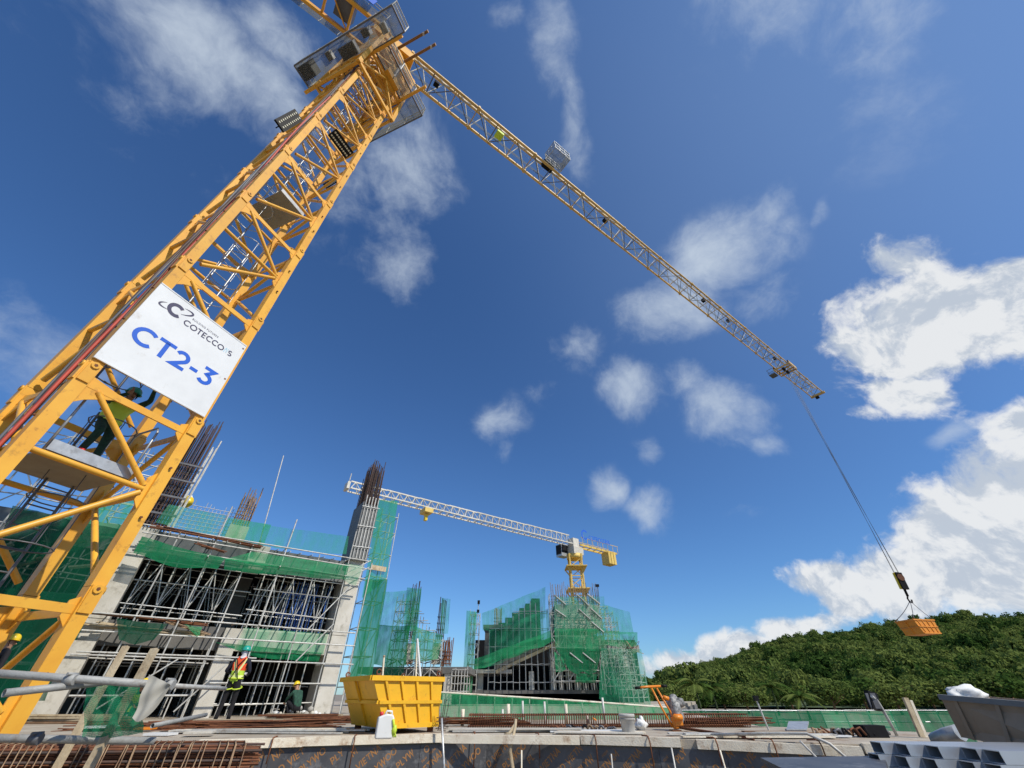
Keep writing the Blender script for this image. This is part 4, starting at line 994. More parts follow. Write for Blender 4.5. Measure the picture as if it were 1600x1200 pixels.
for i in range(16): seg('putlog', fp(-7.9 + i * .48, -.3, 5.66), fp(-7.9 + i * .48 + jit(.04), .7, 5.5), .02, 'galv_pale', fs_)
lp_ = thing('safety_pole', 'thin tall white pole standing on the left building roof edge', 'pole', fp(-4.75, .3, 5.3))
seg('shaft', fpx(405, 850, .3), fpx(443, 712, .3), .022, 'galv_pale', lp_); seg('clamp', fpx(404, 853, .3), fpx(407, 845, .3), .05, 'galv_dark', lp_)

def net(label, p00, p10, p11, p01, m='net', sag=.12, nu=16, nv=8, wr=.05, seed=0, cat='safety net'):
    p00, p10, p11, p01 = map(V, (p00, p10, p11, p01))
    nr = (p10 - p00).cross(p01 - p00).normalized()
    def f(u, v):
        p = (p00 * (1 - u) + p10 * u) * (1 - v) + (p01 * (1 - u) + p11 * u) * v
        w = noise.noise(V((u * 7 + seed, v * 3, seed * 1.7))) * wr + noise.noise(V((u * 17 + seed, v * 5, seed))) * wr * .4
        return p + nr * w - UP * sag * (.5 - .5 * math.cos(u * 2 * math.pi * max(1, round((p10 - p00).length / 2.2)))) * (.25 + .75 * v)
    o = MB().grid(f, nu, nv).build('safety_net', m)
    return tag(o, label, cat, 'green nets on the buildings')
Q = lambda px, py, n=.7: fpx(px, py, n)
net('thin pale net over the first floor beam above the worker', fp(-3.7, -.2, 2.72), fp(-.4, -.2, 2.72), fp(-.4, -.22, 1.98), fp(-3.7, -.22, 1.98), 'net_thin', .0, 12, 6, .03, 0)
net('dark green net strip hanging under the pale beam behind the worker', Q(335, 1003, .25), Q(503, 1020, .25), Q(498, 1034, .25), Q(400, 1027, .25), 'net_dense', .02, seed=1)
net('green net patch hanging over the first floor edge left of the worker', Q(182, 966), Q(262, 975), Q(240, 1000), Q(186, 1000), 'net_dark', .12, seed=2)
net('small torn bright net corner on the pale first floor beam', Q(288, 975), Q(316, 980), Q(312, 992), Q(306, 994), 'net', .05, seed=3)
net('dark green net band below the roof edge of the left building, left half', Q(222, 838), Q(352, 872), Q(340, 889), Q(208, 864), 'net_dense', .2, seed=4)
net('dark green net band below the roof edge of the left building, right half', Q(352, 872), Q(543, 900), Q(540, 905), Q(350, 890), 'net_dense', .05, seed=5)
net('grey green net over the roof beam next to the tall column', Q(395, 862), Q(545, 884), Q(541, 899), Q(350, 874), 'net', .05, seed=6)
net('see-through net fence on the roof edge between the white pole and the tall column', Q(413, 820, .4), Q(545, 838, .4), Q(541, 866, .4), Q(404, 852, .4), 'net_thin', .05, wr=.02, seed=7)
net('denser net fence on the roof edge left of the white pole', Q(355, 808, .4), Q(424, 820, .4), Q(412, 852, .4), Q(346, 838, .4), 'net', .04, wr=.02, seed=8)
net('pale net fence on the roof edge in front of the rebar grid', Q(264, 788, .4), Q(356, 806, .4), Q(346, 838, .4), Q(243, 816, .4), 'net_thin', .06, wr=.03, seed=9)
net('green net corner wrapped round the tall column at roof level', Q(540, 880), Q(568, 884), Q(556, 915), Q(536, 905), 'net_thin', .05, seed=10)
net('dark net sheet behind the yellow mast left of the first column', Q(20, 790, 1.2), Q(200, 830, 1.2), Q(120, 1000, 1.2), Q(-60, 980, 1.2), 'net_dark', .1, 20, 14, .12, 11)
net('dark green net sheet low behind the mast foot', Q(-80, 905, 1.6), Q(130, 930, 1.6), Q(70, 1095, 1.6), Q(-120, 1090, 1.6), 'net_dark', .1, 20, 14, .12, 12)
net('light green net behind the grey mast platform', Q(60, 810, 1.0), Q(215, 770, 1.0), Q(190, 835, 1.0), Q(40, 880, 1.0), 'net', .1, 20, 10, .1, 13)
# rebar wall grid on roof and rusty bar bundles
rg = thing('rebar_grid', 'pale rebar grid standing on the roof behind the net', 'rebar', fp(-6.7, -1.4, 5.7))
for i in range(20):
    s = -8.0 + i * .15
    seg('bar', fp(s, -1.4, 5.7), fp(s + .02, -1.4, 7.35 + jit(.18)), .012, 'galv_pale', rg, 'rod')
for k in range(9): seg('bar', fp(-8.1, -1.38, 5.95 + k * .16), fp(-5.1, -1.38, 5.95 + k * .16), .012, 'galv_pale', rg, 'rod')
yb = thing('yellow_sack', 'yellow and white sack tied up on the roof behind the rebar grid', 'sack', fpx(290, 800, -.9))
def lump(name, c, r, m, parent, seed=0, sq=(1, 1, 1), amp=.25, sub=3):
    bm = bmesh.new(); bmesh.ops.create_icosphere(bm, subdivisions=sub, radius=1)
    for v in bm.verts:
        k = 1 + amp * noise.noise(v.co * 1.7 + V((seed, 0, 0))) + amp * .4 * noise.noise(v.co * 5 + V((seed, 3, 0)))
        v.co = V((v.co.x * r * sq[0] * k, v.co.y * r * sq[1] * k, v.co.z * r * sq[2] * k))
    b = MB(); b.v = [V(c) + v.co for v in bm.verts]; b.f = [[v.index for v in f.verts] for f in bm.faces]; b.m = [0] * len(b.f); b.sm = [True] * len(b.f); bm.free()
    return b.build(name, m, parent)
q = fpx(292, 784, -.9)
lump('sack_body', q, .24, 'helmet_yellow', yb, 2); lump('sack_neck', q + UP * .2, .11, 'bag_white', yb, 4)
def bar_bundle(label, a, b, n, r, m, spread, group='rusty bar bundles'):
    t = thing('bar_bundle', label, 'rebar', lerp(a, b, .5), group)
    x, y, zz = frame(V(b) - V(a))
    for i in range(n):
        o1, o2 = x * jit(spread) + y * jit(spread * .35), x * jit(spread) + y * jit(spread * .35)
        seg('bar', V(a) + o1 + zz * jit(.3), V(b) + o2 + zz * jit(.3), r, m, t, 'rod')
bar_bundle('rusty reinforcing bars lying along the roof edge of the left building', fpx(246, 824, .5), fpx(398, 853, .5), 16, .02, 'rust', .14)
bar_bundle('short rusty bars poking out under the roof edge net', fpx(316, 852, .6), fpx(342, 860, .6), 10, .02, 'rust', .12)
bar_bundle('rusty bars lying on the first floor edge left of the worker', fpx(120, 955, .3), fpx(312, 976, .3), 10, .02, 'rust', .1)
bar_bundle('grey brown boards and bars piled on the dark first floor edge beam', fpx(150, 975, .1), fpx(310, 992, .1), 14, .03, 'timber', .22)
bar_bundle('rusty brown bars tangled on the first floor edge near the middle', fpx(262, 972, .4), fpx(316, 988, .4), 10, .016, 'rust_pale', .14)
# scaffold behind the mast, far left
def free_scaffold(label, pts, depth, levels, m='galv_pale', r=.026, braces=True, group=None):
    """pts: standard positions (base Vector, top z) along a run; depth: offset vector"""
    t = thing('scaffold', label, 'scaffold', pts[0][0], group)
    depth = V(depth)
    for b_, zt_ in pts:
        for d_ in (V((0, 0, 0)), depth): seg('standard', b_ + d_, V((b_.x, b_.y, zt_)) + d_ + V((jit(.04), jit(.04), jit(.15))), r, m, t)
    for zz in levels:
        for (a_, za), (b_, zb_) in zip(pts, pts[1:]):
            if zz > min(za, zb_) + .3: continue
            for d_ in (V((0, 0, 0)), depth): seg('ledger', V((a_.x, a_.y, zz)) + d_, V((b_.x, b_.y, zz + jit(.04))) + d_, r * .9, m, t)
        for (a_, za) in pts:
            if zz <= za: seg('transom', V((a_.x, a_.y, zz)), V((a_.x, a_.y, zz)) + depth, r * .9, m, t)
    if braces:
        for i, ((a_, za), (b_, zb_)) in enumerate(zip(pts, pts[1:])):
            for k, (z0_, z1_) in enumerate(zip(levels, levels[1:])):
                if z1_ > min(za, zb_) + .2: break
                if (i + k) % 2 == 0: seg('brace', V((a_.x, a_.y, z0_)), V((b_.x, b_.y, z1_)), r * .8, m, t)
                elif k % 2: seg('brace', V((a_.x, a_.y, z1_)), V((b_.x, b_.y, z0_)), r * .8, m, t)
    return t
free_scaffold('tube scaffold with cross braces behind the yellow mast at far left', [(fp(-14.5 + i * .95, .55 + .1 * (i % 2), 0), 8.6 - .3 * (i % 3)) for i in range(7)], fn * -1.1, [.2, 1.4, 2.6, 3.8, 5.0, 6.2, 7.4, 8.2])
free_scaffold('upper tube scaffold beside the tall column behind the mast', [(fp(-9.8 + i * .8, -1.8, 5.7), 9.8 - .2 * i) for i in range(3)], fn * -1.0, [6.3, 7.2, 8.1, 9.0])
brd = thing('scaffold_boards', 'loose pale boards piled on the scaffold under the grey mast platform', 'boards', fp(-11, .9, 4.6))
for i in range(9): boxo('board', fp(-12.6 + i * .42, .55 + jit(.3), 4.4 + jit(.5)), (.5 + jit(.1), .35, .05), random.choice(['timber_cream', 'white_paint', 'concrete_pale', 'timber']), brd, (lerp(ft, UP, .3 + jit(.2)).normalized(), fn, lerp(UP, -ft, .3).normalized()))

# net tower right of the tall column
tw = [fpx(x, y, -.6) for x, y in ((555, 1062), (583, 1062))]
twp = [fsz(x, 1062, -.6)[0] for x in (551, 582)]
free_scaffold('narrow scaffold tower wrapped in net right of the tall column', [(fp(s, -.6, 0), 8.6) for s in (.95, 1.35, 1.9)], fn * -1.1, [.9, 2.0, 3.1, 4.2, 5.3, 6.4, 7.5, 8.4], r=.022)
net('tall bright green net on the scaffold tower, upper half', fpx(592, 780, -.5), fpx(622, 783, -.5), fpx(603, 905, -.5), fpx(565, 935, -.5), 'net', .03, 8, 16, .1, 21)
net('tall green net on the scaffold tower, lower half', fpx(572, 905, -.48), fpx(606, 905, -.48), fpx(580, 1062, -.48), fpx(545, 1062, -.48), 'net_dense', .03, 8, 16, .08, 22)
boxo_ = thing('scaffold_plank', 'orange brown plank sticking out of the net tower', 'plank', fpx(597, 888, -.4)); barseg('board', fpx(580, 886, -.4), fpx(603, 890, -.4), .05, .22, 'timber', boxo_, UP)

# ================================================================== MIDDLE BUILDING (far, netted)
YM = 36.0
def W(px, py, Y): return aty(px, py, Y)
mbd = thing('concrete_building', 'low concrete frame under green net behind the yellow skip', 'building', V((W(640, 1085, YM + 3).x, YM + 3, 0)))
AX = (V((1, 0, 0)), V((0, 1, 0)), UP)
zs1 = W(640, 1042, YM).z; zs2 = W(640, 1000, YM).z
x0m, x1m = W(560, 1040, YM).x, W(735, 1040, YM).x
boxo('floor_slab', V(((x0m + x1m) / 2, YM + 4, zs1 - .2)), (x1m - x0m, 8, .4), 'concrete_dark', mbd)
boxo('floor_slab', V(((x0m + W(690, 1, YM).x) / 2 + .8, YM + 4.2, zs2)), (W(688, 1000, YM).x - x0m, 7.4, .35), 'concrete_dark', mbd)
boxo('back_wall', V(((x0m + x1m) / 2, YM + 7.9, zs1 / 2 - .3)), (x1m - x0m - .2, .2, zs1 - .1), 'concrete_dark', mbd)
for px in (585, 640, 700):
    boxo('column', V((W(px, 1060, YM).x, YM + .4, (zs1 - .4) / 2)), (.6, .6, zs1 - .42), 'concrete_pale' if px > 650 else 'concrete', mbd)
for px in (638, 681): boxo('column', V((W(px, 1020, YM).x, YM + .5, (zs1 + zs2) / 2)), (.55, .55, zs2 - zs1 - .36), 'concrete_pale', mbd)
def rods(label, px0, px1, pyb, pyt, Y, n, m, r=.03, rows=2, jt=.4, mt2=None, name='rebar_cage'):
    t = thing(name, label, 'rebar', W((px0 + px1) / 2, pyb, Y))
    for i in range(n):
        for j in range(rows):
            px = px0 + (px1 - px0) * (i + .3 * j) / max(1, n - 1)
            a_ = W(px, pyb, Y); a_.y += j * .5; seg('bar', a_, V((a_.x + jit(.1), a_.y, W(px, pyt, Y).z + jit(jt))), r, m, t, 'rod')
    zb, zt = W(px0, pyb, Y).z, W(px0, pyt, Y).z
    for k in range(4):
        zz = zb + (zt - zb) * (.1 + .15 * k); xa, xb = W(px0, pyb, Y).x - .05, W(px1, pyb, Y).x + .05
        MB().path([V((xa, Y - .05, zz)), V((xb, Y - .05, zz)), V((xb, Y + .55, zz)), V((xa, Y + .55, zz)), V((xa, Y - .05, zz))], r * .6, 4).build('stirrup', m, t)
rods('rusty starter bars standing on the pale column behind the skip', 689, 702, 1041, 1000, YM, 7, 'rust', .035, 2, .25)
rods('dark starter bars wrapped in net in the middle distance', 632, 645, 1000, 915, YM, 6, 'rebar_dark', .03, 2, .4)
rods('dark starter bars with rope ties left of the gap of sky', 681, 690, 1000, 936, YM, 4, 'rebar_dark', .035, 2, .3)
def wscaf(label, pxs, pyb, pyts, Y, depth, npy, m='galv_pale', r=.03, br=True):
    pts = [(W(px, pyb, Y), W(px, pt, Y).z) for px, pt in zip(pxs, pyts)]
    lv = [W(800, py, Y).z for py in npy]
    return free_scaffold(label, pts, V((0, depth, 0)), sorted(lv), m, r, br)
def wnet(label, pts, Y, m='net', sag=.15, wr=.12, seed=0, nu=14, nv=10):
    ps = [W(px, py, Y) for px, py in pts]
    return net(label, *ps, m, sag, nu, nv, wr, seed)
wscaf('dense tube scaffold under net in the middle distance', [596, 606, 618, 630, 642, 655, 668, 684], 1085, [935, 930, 928, 925, 960, 975, 985, 1000], YM - .6, 1.2, [1075, 1060, 1045, 1030, 1015, 1000, 985, 970, 955, 940], r=.028)
wnet('pale see-through net high on the middle scaffold', [(597, 925), (640, 922), (636, 975), (594, 978)], YM - .8, 'net_thin', seed=31)
wnet('bright net sleeve round the bars in the middle distance', [(636, 918), (659, 920), (652, 985), (630, 985)], YM - .85, 'net', .05, seed=32)
wnet('big green net over the middle scaffold', [(590, 976), (640, 978), (634, 1040), (584, 1038)], YM - .85, 'net_dense', seed=33)
wnet('green net right of the middle column', [(646, 978), (692, 992), (684, 1030), (640, 1030)], YM - .9, 'net', seed=34)
wnet('narrow pale net beside the far starter bars', [(690, 934), (704, 936), (700, 990), (688, 990)], YM - .8, 'net_thin', .02, seed=35)
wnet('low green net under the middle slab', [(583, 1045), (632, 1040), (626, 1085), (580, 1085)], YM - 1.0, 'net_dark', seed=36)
wscaf('shoring tubes under the low slab right of the skip', [704, 709, 714, 719, 724, 729], 1085, [1044] * 6, YM - .2, 2.0, [1080, 1068, 1056, 1046], r=.026, br=False)
wscaf('shoring tubes under the low slab above the skip', [642, 650, 658, 666, 674], 1090, [1044] * 5, YM + .2, 2.0, [1080, 1062], r=.026, br=False)
t = thing('timber_props', 'two white poles leaning together above the skip', 'pole', W(652, 1095, 26))
seg('pole', W(648, 1100, 26), W(652, 1000, 26), .05, 'timber_cream', t); seg('pole', W(660, 1100, 26), W(652, 998, 26), .06, 'white_paint', t)
t = thing('white_pole', 'single white pole standing behind the left end of the skip', 'pole', W(596, 1100, 24)); seg('shaft', W(594, 1100, 24), W(600, 1026, 24), .05, 'timber_cream', t); seg('cap', W(600, 1027, 24), W(600.3, 1024, 24), .06, 'timber', t)
dbm = thing('debris_heap', 'dark rusty scrap along the edge of the middle slab', 'debris', W(640, 1036, YM - .5))
for i in range(26):
    p = W(610 + i * 3.4 + jit(3), 1034 + jit(4), YM - .3 + jit(.4)); d_ = V((jit(1), jit(.5), jit(.4))).normalized() * random.uniform(.3, .8)
    seg('scrap', p, p + d_, random.uniform(.03, .07), random.choice(['rust', 'rebar_dark', 'timber_brown']), dbm, 'box')

# ================================================================== RIGHT BUILDING (stepped, netted)
YR = 42.0
rb = thing('stepped_building', 'stepped concrete building wrapped in green nets below the far crane', 'building', V((W(870, 1085, YR).x, YR + 5, 0)))
def rbox(nm, px0, px1, py0, py1, Y0, dep, m):
    a_, b_ = W(px0, py1, Y0), W(px1, py1, Y0); zt_ = W((px0 + px1) / 2, py0, Y0).z
    return boxo(nm, V(((a_.x + b_.x) / 2, Y0 + dep / 2, (a_.z + zt_) / 2)), (abs(b_.x - a_.x), dep, zt_ - a_.z), m, rb)
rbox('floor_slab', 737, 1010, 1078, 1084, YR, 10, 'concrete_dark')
rbox('back_wall', 738, 1008, 1000, 1098, YR + 9, .3, 'black_matt')  # painted black to stand for the shade inside the ground floor
rbox('floor_slab', 737, 800, 1046, 1052, YR, 8, 'concrete')
for px in (750, 831, 866, 905, 946, 985): rbox('column', px - 4, px + 4, 1020 if px > 840 else 1049, 1078, YR + .6, .7, 'concrete_pale')
rbox('edge_beam', 885, 948, 1050, 1056, YR + .5, .5, 'concrete')
rbox('floor_slab', 866, 1000, 1008, 1018, YR + .4, 8, 'concrete')
rbox('wall_panel', 868, 940, 970, 984, YR + .8, 6, 'concrete_pale'); rbox('wall_panel', 868, 942, 994, 1007, YR + .7, 6, 'concrete_pale'); rbox('wall_panel', 868, 938, 945, 969, YR + 1.0, 5.5, 'concrete')
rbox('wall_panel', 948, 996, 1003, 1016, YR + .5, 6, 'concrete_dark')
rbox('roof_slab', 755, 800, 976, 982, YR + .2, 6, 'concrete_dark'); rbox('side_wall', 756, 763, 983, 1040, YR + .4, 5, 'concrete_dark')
rbox('wall_panel', 763, 812, 984, 1046, YR + 5.6, .2, 'concrete_dark')
# raking slab of the stepped seating
a_, b_ = W(772, 1048, YR), W(872, 1000, YR)
MB().prism([V((a_.x, YR, a_.z)), V((b_.x, YR, b_.z)), V((b_.x, YR, b_.z + .5)), V((a_.x, YR, a_.z + .5))], V((0, 7, 0))).build('raking_slab', 'concrete_dark', rb, True)
for (x0_, y0_), (x1_, _) in zip(((778, 973), (789, 965), (800, 957), (812, 950), (822, 943), (832, 935)), ((789, 0), (800, 0), (812, 0), (822, 0), (832, 0), (846, 0))):
    rbox('step_form', x0_, x1_, y0_, 1004, YR + 1.5, 6, 'net_dense_solid')
for i in range(7): barseg('raking_beam', W(775 + 14 * i, 1050 - 6.6 * i, YR - .1), W(789 + 14 * i, 1043 - 6.6 * i, YR - .1), .12, .25, 'timber', rb, UP)
boxes = [(735, 745, 1055, 1078), (762, 776, 1058, 1078)]
rods('tall rusty starter bars on the roof at the foot of the far crane', 863, 936, 950, 916, YR + 3, 22, 'rust_pale', .025, 2, .45)
rods('stub of brown starter bars behind the stepped forms', 772, 783, 985, 950, YR + 4, 6, 'rust_pale', .03, 2, .1)
wscaf('tube scaffold under the stepped forms', [762, 772, 782, 792, 802, 812, 822, 832, 842, 852, 862], 1078, [985, 985, 975, 968, 960, 955, 946, 940, 940, 945, 950], YR - .3, 1.4, [1066, 1038, 1010, 982, 955], 'galv', .022, False)
wscaf('tall scaffold with raking stairs on the middle of the netted building', [866, 878, 890, 903, 916, 929, 942], 1078, [928, 932, 928, 930, 926, 928, 930], YR - .9, 1.3, [1064, 1047, 1030, 1012, 994, 976, 957, 940], r=.036)
wscaf('close scaffold on the right end of the netted building', [946, 953, 960, 967, 974, 981], 1080, [944, 944, 946, 948, 955, 965], YR - .2, 1.5, [1070, 1056, 1042, 1028, 1014, 1000, 986, 972, 958, 948], r=.028)
wscaf('outer scaffold bulging at the right foot of the netted building', [975, 983, 991, 999, 1007, 1015], 1100, [1010, 1012, 1016, 1022, 1035, 1050], YR - 2.0, 1.4, [1090, 1078, 1066, 1054, 1042, 1030, 1018], r=.028)
wscaf('slim scaffold tower at the left end of the netted building', [728, 735, 743], 1082, [955, 955, 958], YR - .8, 1.0, [1070, 1054, 1038, 1022, 1006, 990, 974, 960], r=.026)
wscaf('fine tube scaffold behind the net on the middle of the netted building', [869, 875, 881, 887, 894, 900, 907, 913, 920, 926, 933, 939], 1078, [950 + 3 * (k % 3) for k in range(12)], YR - .2, .6, [1066, 1056, 1038, 1021, 1003, 985, 966], 'galv_pale', .02, False)
wscaf('fine tube scaffold behind the net on the right flank', [948, 955, 963, 970, 978, 985, 993, 1000], 1085, [952, 955, 958, 962, 985, 1000, 1012, 1020], YR - 1.2, .6, [1072, 1062, 1050, 1036, 1022, 1007, 993, 979, 965], 'galv_pale', .02, True)
wnet('bright net on the slim tower at the left end of the netted building', [(729, 954), (745, 956), (737, 1084), (722, 1084)], YR - 1.0, 'net', .03, seed=41)
wnet('see-through net fence along the top of the steps', [(753, 958), (852, 917), (852, 965), (754, 985)], YR - .2, 'net_thin', .2, seed=42)
wnet('net hung over the scaffold below the steps', [(764, 985), (862, 950), (862, 1002), (764, 1042)], YR - .7, 'net_thin', .1, seed=43)
wnet('green net strip along the raking slab', [(740, 1030), (860, 985), (866, 1000), (740, 1046)], YR - .9, 'net', .2, seed=44)
wnet('wide net curtain on the middle scaffold, upper part', [(866, 932), (944, 932), (946, 985), (866, 985)], YR - 1.2, 'net_thin', .1, seed=45)
wnet('wide net curtain on the middle scaffold, middle part', [(866, 982), (947, 982), (948, 1016), (868, 1014)], YR - 1.25, 'net', .1, seed=46)
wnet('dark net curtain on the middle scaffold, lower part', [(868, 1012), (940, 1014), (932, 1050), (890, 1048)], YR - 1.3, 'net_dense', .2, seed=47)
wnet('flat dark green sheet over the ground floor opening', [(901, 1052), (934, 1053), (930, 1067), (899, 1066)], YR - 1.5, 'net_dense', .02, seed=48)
wnet('see-through net on the upper right scaffold', [(942, 944), (984, 956), (990, 990), (946, 988)], YR - .5, 'net_thin', .1, seed=49)
wnet('bright green net bulging at the right roof edge', [(946, 985), (996, 988), (996, 1010), (948, 1008)], YR - 1.8, 'net', .15, seed=50)
wnet('net down the right flank of the netted building', [(940, 1012), (1002, 1014), (1020, 1112), (936, 1092)], YR - 2.4, 'net_thin', .1, .2, seed=51)
wnet('dark net shading the right ground floor', [(936, 1040), (985, 1045), (990, 1090), (936, 1085)], YR - .6, 'net_dense', .1, seed=52)
wnet('bright net apron above the ground floor opening', [(866, 1018), (880, 1028), (884, 1046), (868, 1050)], YR - 1.4, 'net', .1, seed=53)
bb = thing('debris_heap', 'tangled brown scrap on the right roof edge of the netted building', 'debris', W(985, 1014, YR - 1.5))
for i in range(40):
    p = W(986 + jit(8), 1014 + jit(7), YR - 1.6 + jit(.4)); d_ = V((jit(1), jit(1), jit(1))).normalized() * random.uniform(.3, .9)
    seg('scrap', p, p + d_, random.uniform(.02, .05), random.choice(['rust', 'rebar_dark', 'timber']), bb, 'box')
st = thing('raking_stairs', 'pale stair flights climbing the middle scaffold', 'stairs', W(905, 1060, YR - 1))
for (xa, ya, xb, yb_) in ((866, 930, 884, 945), (902, 930, 920, 947), (918, 929, 937, 944), (904, 952, 922, 968), (922, 950, 940, 967), (924, 972, 943, 988), (868, 953, 884, 964), (910, 1020, 930, 1036), (890, 1020, 910, 1036)):
    barseg('flight', W(xa, ya, YR - 1.1), W(xb, yb_, YR - 1.1), .5, .07, 'galv_pale', st, UP)
t = thing('site_mast_lamp', 'small black lamp on a thin pole right of the far crane mast', 'lamp', W(936, 930, YR)); seg('pole', W(937, 945, YR), W(934, 916, YR), .03, 'galv_dark', t); boxo('lamp_head', W(933, 915, YR), (.35, .2, .22), 'black', t)
t = thing('site_mast_lamp', 'thin pole with black lamps at the left end of the stepped building', 'lamp', W(744, 980, YR)); seg('pole', W(744, 990, YR), W(748, 940, YR), .03, 'galv_pale', t); boxo('lamp_head', W(748, 941, YR), (.22, .2, .3), 'black', t); boxo('lamp_head', W(747, 955, YR), (.22, .2, .25), 'black', t)

# ================================================================== NET FENCES
YF = 17.0
fe = thing('net_fence', 'pipe frame of the long green net fence in front of the stepped building', 'fence', V((1, YF, 0)))
def fpnt(px, py): return aty(px, py, YF)
fx = [688, 716, 744, 772, 800, 828, 856, 884, 912, 940, 968, 996, 1024, 1052]
def ftop(px): return 1082 + (px - 690) * .062 if px < 900 else 1095 + (px - 900) * .075
for px in fx:
    b_ = V((fpnt(px, 1130).x, YF, 0)); seg('post', b_, V((b_.x, YF, fpnt(px, ftop(px)).z)), .02, 'galv_pale', fe)
for (a_, b_) in zip(fx, fx[1:]): seg('top_rail', fpnt(a_, ftop(a_)), fpnt(b_, ftop(b_)), .03, 'timber_cream', fe)
for i, (a_, b_) in enumerate(zip(fx, fx[1:])):
    seg('mid_rail', fpnt(a_, 1102), fpnt(b_, 1102), .016, 'galv_pale', fe)
    o = net('green fence net panel ' + ('left end beside the skip', 'second from the skip', 'third from the skip', 'fourth from the skip', 'fifth from the skip', 'sixth from the skip', 'below the black ground floor opening', 'eighth from the skip', 'ninth from the skip', 'left of the bucket', 'behind the bucket', 'right of the bucket', 'right end beside the rammer')[i],
        fpnt(a_, ftop(a_) + .5) - V((0, .06, 0)), fpnt(b_, ftop(b_) + .5) - V((0, .06, 0)), V((fpnt(b_, 1130).x, YF - .08, .01)), V((fpnt(a_, 1130).x, YF - .08, .01)), 'net', .10 if i % 2 else .04, 10, 6, .06, 60 + i)
    o['group'] = 'net panels of the long fence'
YG = 24.0
ge = thing('rail_fence', 'low railing with green net along the right edge of the site', 'fence', V((11, YG, GZ)))
gx = list(range(1066, 1500, 36))
for px in gx:
    q = aty(px, 1110, YG); seg('post', V((q.x, YG, GZ)), q, .03, 'galv', ge)
for a_, b_ in zip(gx, gx[1:]):
    seg('top_rail', aty(a_, 1110, YG), aty(b_, 1110 + jit(.4), YG), .022, 'galv', ge)
    seg('mid_rail', aty(a_, 1128, YG), aty(b_, 1128, YG), .025, 'galv', ge)
for i, (pa, pb) in enumerate(((1066, 1174), (1174, 1282), (1282, 1390), (1390, 1498))):
    o = net('green net on the right railing, ' + ('panel beside the rammer', 'panel behind the thin lamp post', 'panel left of the black floodlight', 'panel behind the leaning timber post')[i], aty(pa, 1111, YG - .06), aty(pb, 1111, YG - .06), V((aty(pb, 1110, YG).x, YG - .1, GZ)), V((aty(pa, 1110, YG).x, YG - .1, GZ)), 'net_dense' if i != 2 else 'net', .05, 20, 8, .1, 80 + i)
    o['group'] = 'net panels of the right railing'

# ================================================================== FOREGROUND EDGE
def edge_at(px):     # point on slab edge seen at pixel column px
    for a_, b_ in zip(EDGE, EDGE[1:]):
        for k in range(201):
            p = lerp(a_, b_, k / 200)
            c, s = math.cos(PITCH), math.sin(PITCH); d_ = p - V((0, 0, CAM_H))
            x_ = 800 + F_PX * d_.x / (d_.y * c + d_.z * s)
            if x_ >= px: return p
    return EDGE[-1]
def capseg(px0, px1, label, m, h=.13, dp=.11, dz=0, tilt=0):
    a_, b_ = edge_at(px0), edge_at(px1); nr = V(((b_ - a_).y, -(b_ - a_).x, 0)).normalized()
    o = MB(); o.bar(a_ + nr * (dp / 2 + .004) + UP * (dz - h / 2 + .02 + tilt), b_ + nr * (dp / 2 + .004) + UP * (dz - h / 2 + .02 - tilt), dp, h, UP)
    tag(o.build('edge_timber', m), label, 'timber', 'timbers capping the slab edge')
capseg(312, 475, 'stained cream edge timber left of the plastic can', 'timber_cream', dz=.0)
capseg(476, 690, 'stained cream edge timber under the plastic can', 'timber_cream', dz=.008)
capseg(691, 905, 'cream edge timber left of the bucket', 'timber_cream', dz=-.004)
capseg(906, 1060, 'cream edge timber under the bucket', 'timber_cream', dz=.004)
capseg(1085, 1340, 'pale edge timber sagging towards the steel tubes', 'timber_cream', dz=-.03, tilt=.02)
capseg(1342, 1488, 'worn edge timber beside the flared trough', 'timber_cream', dz=-.005)
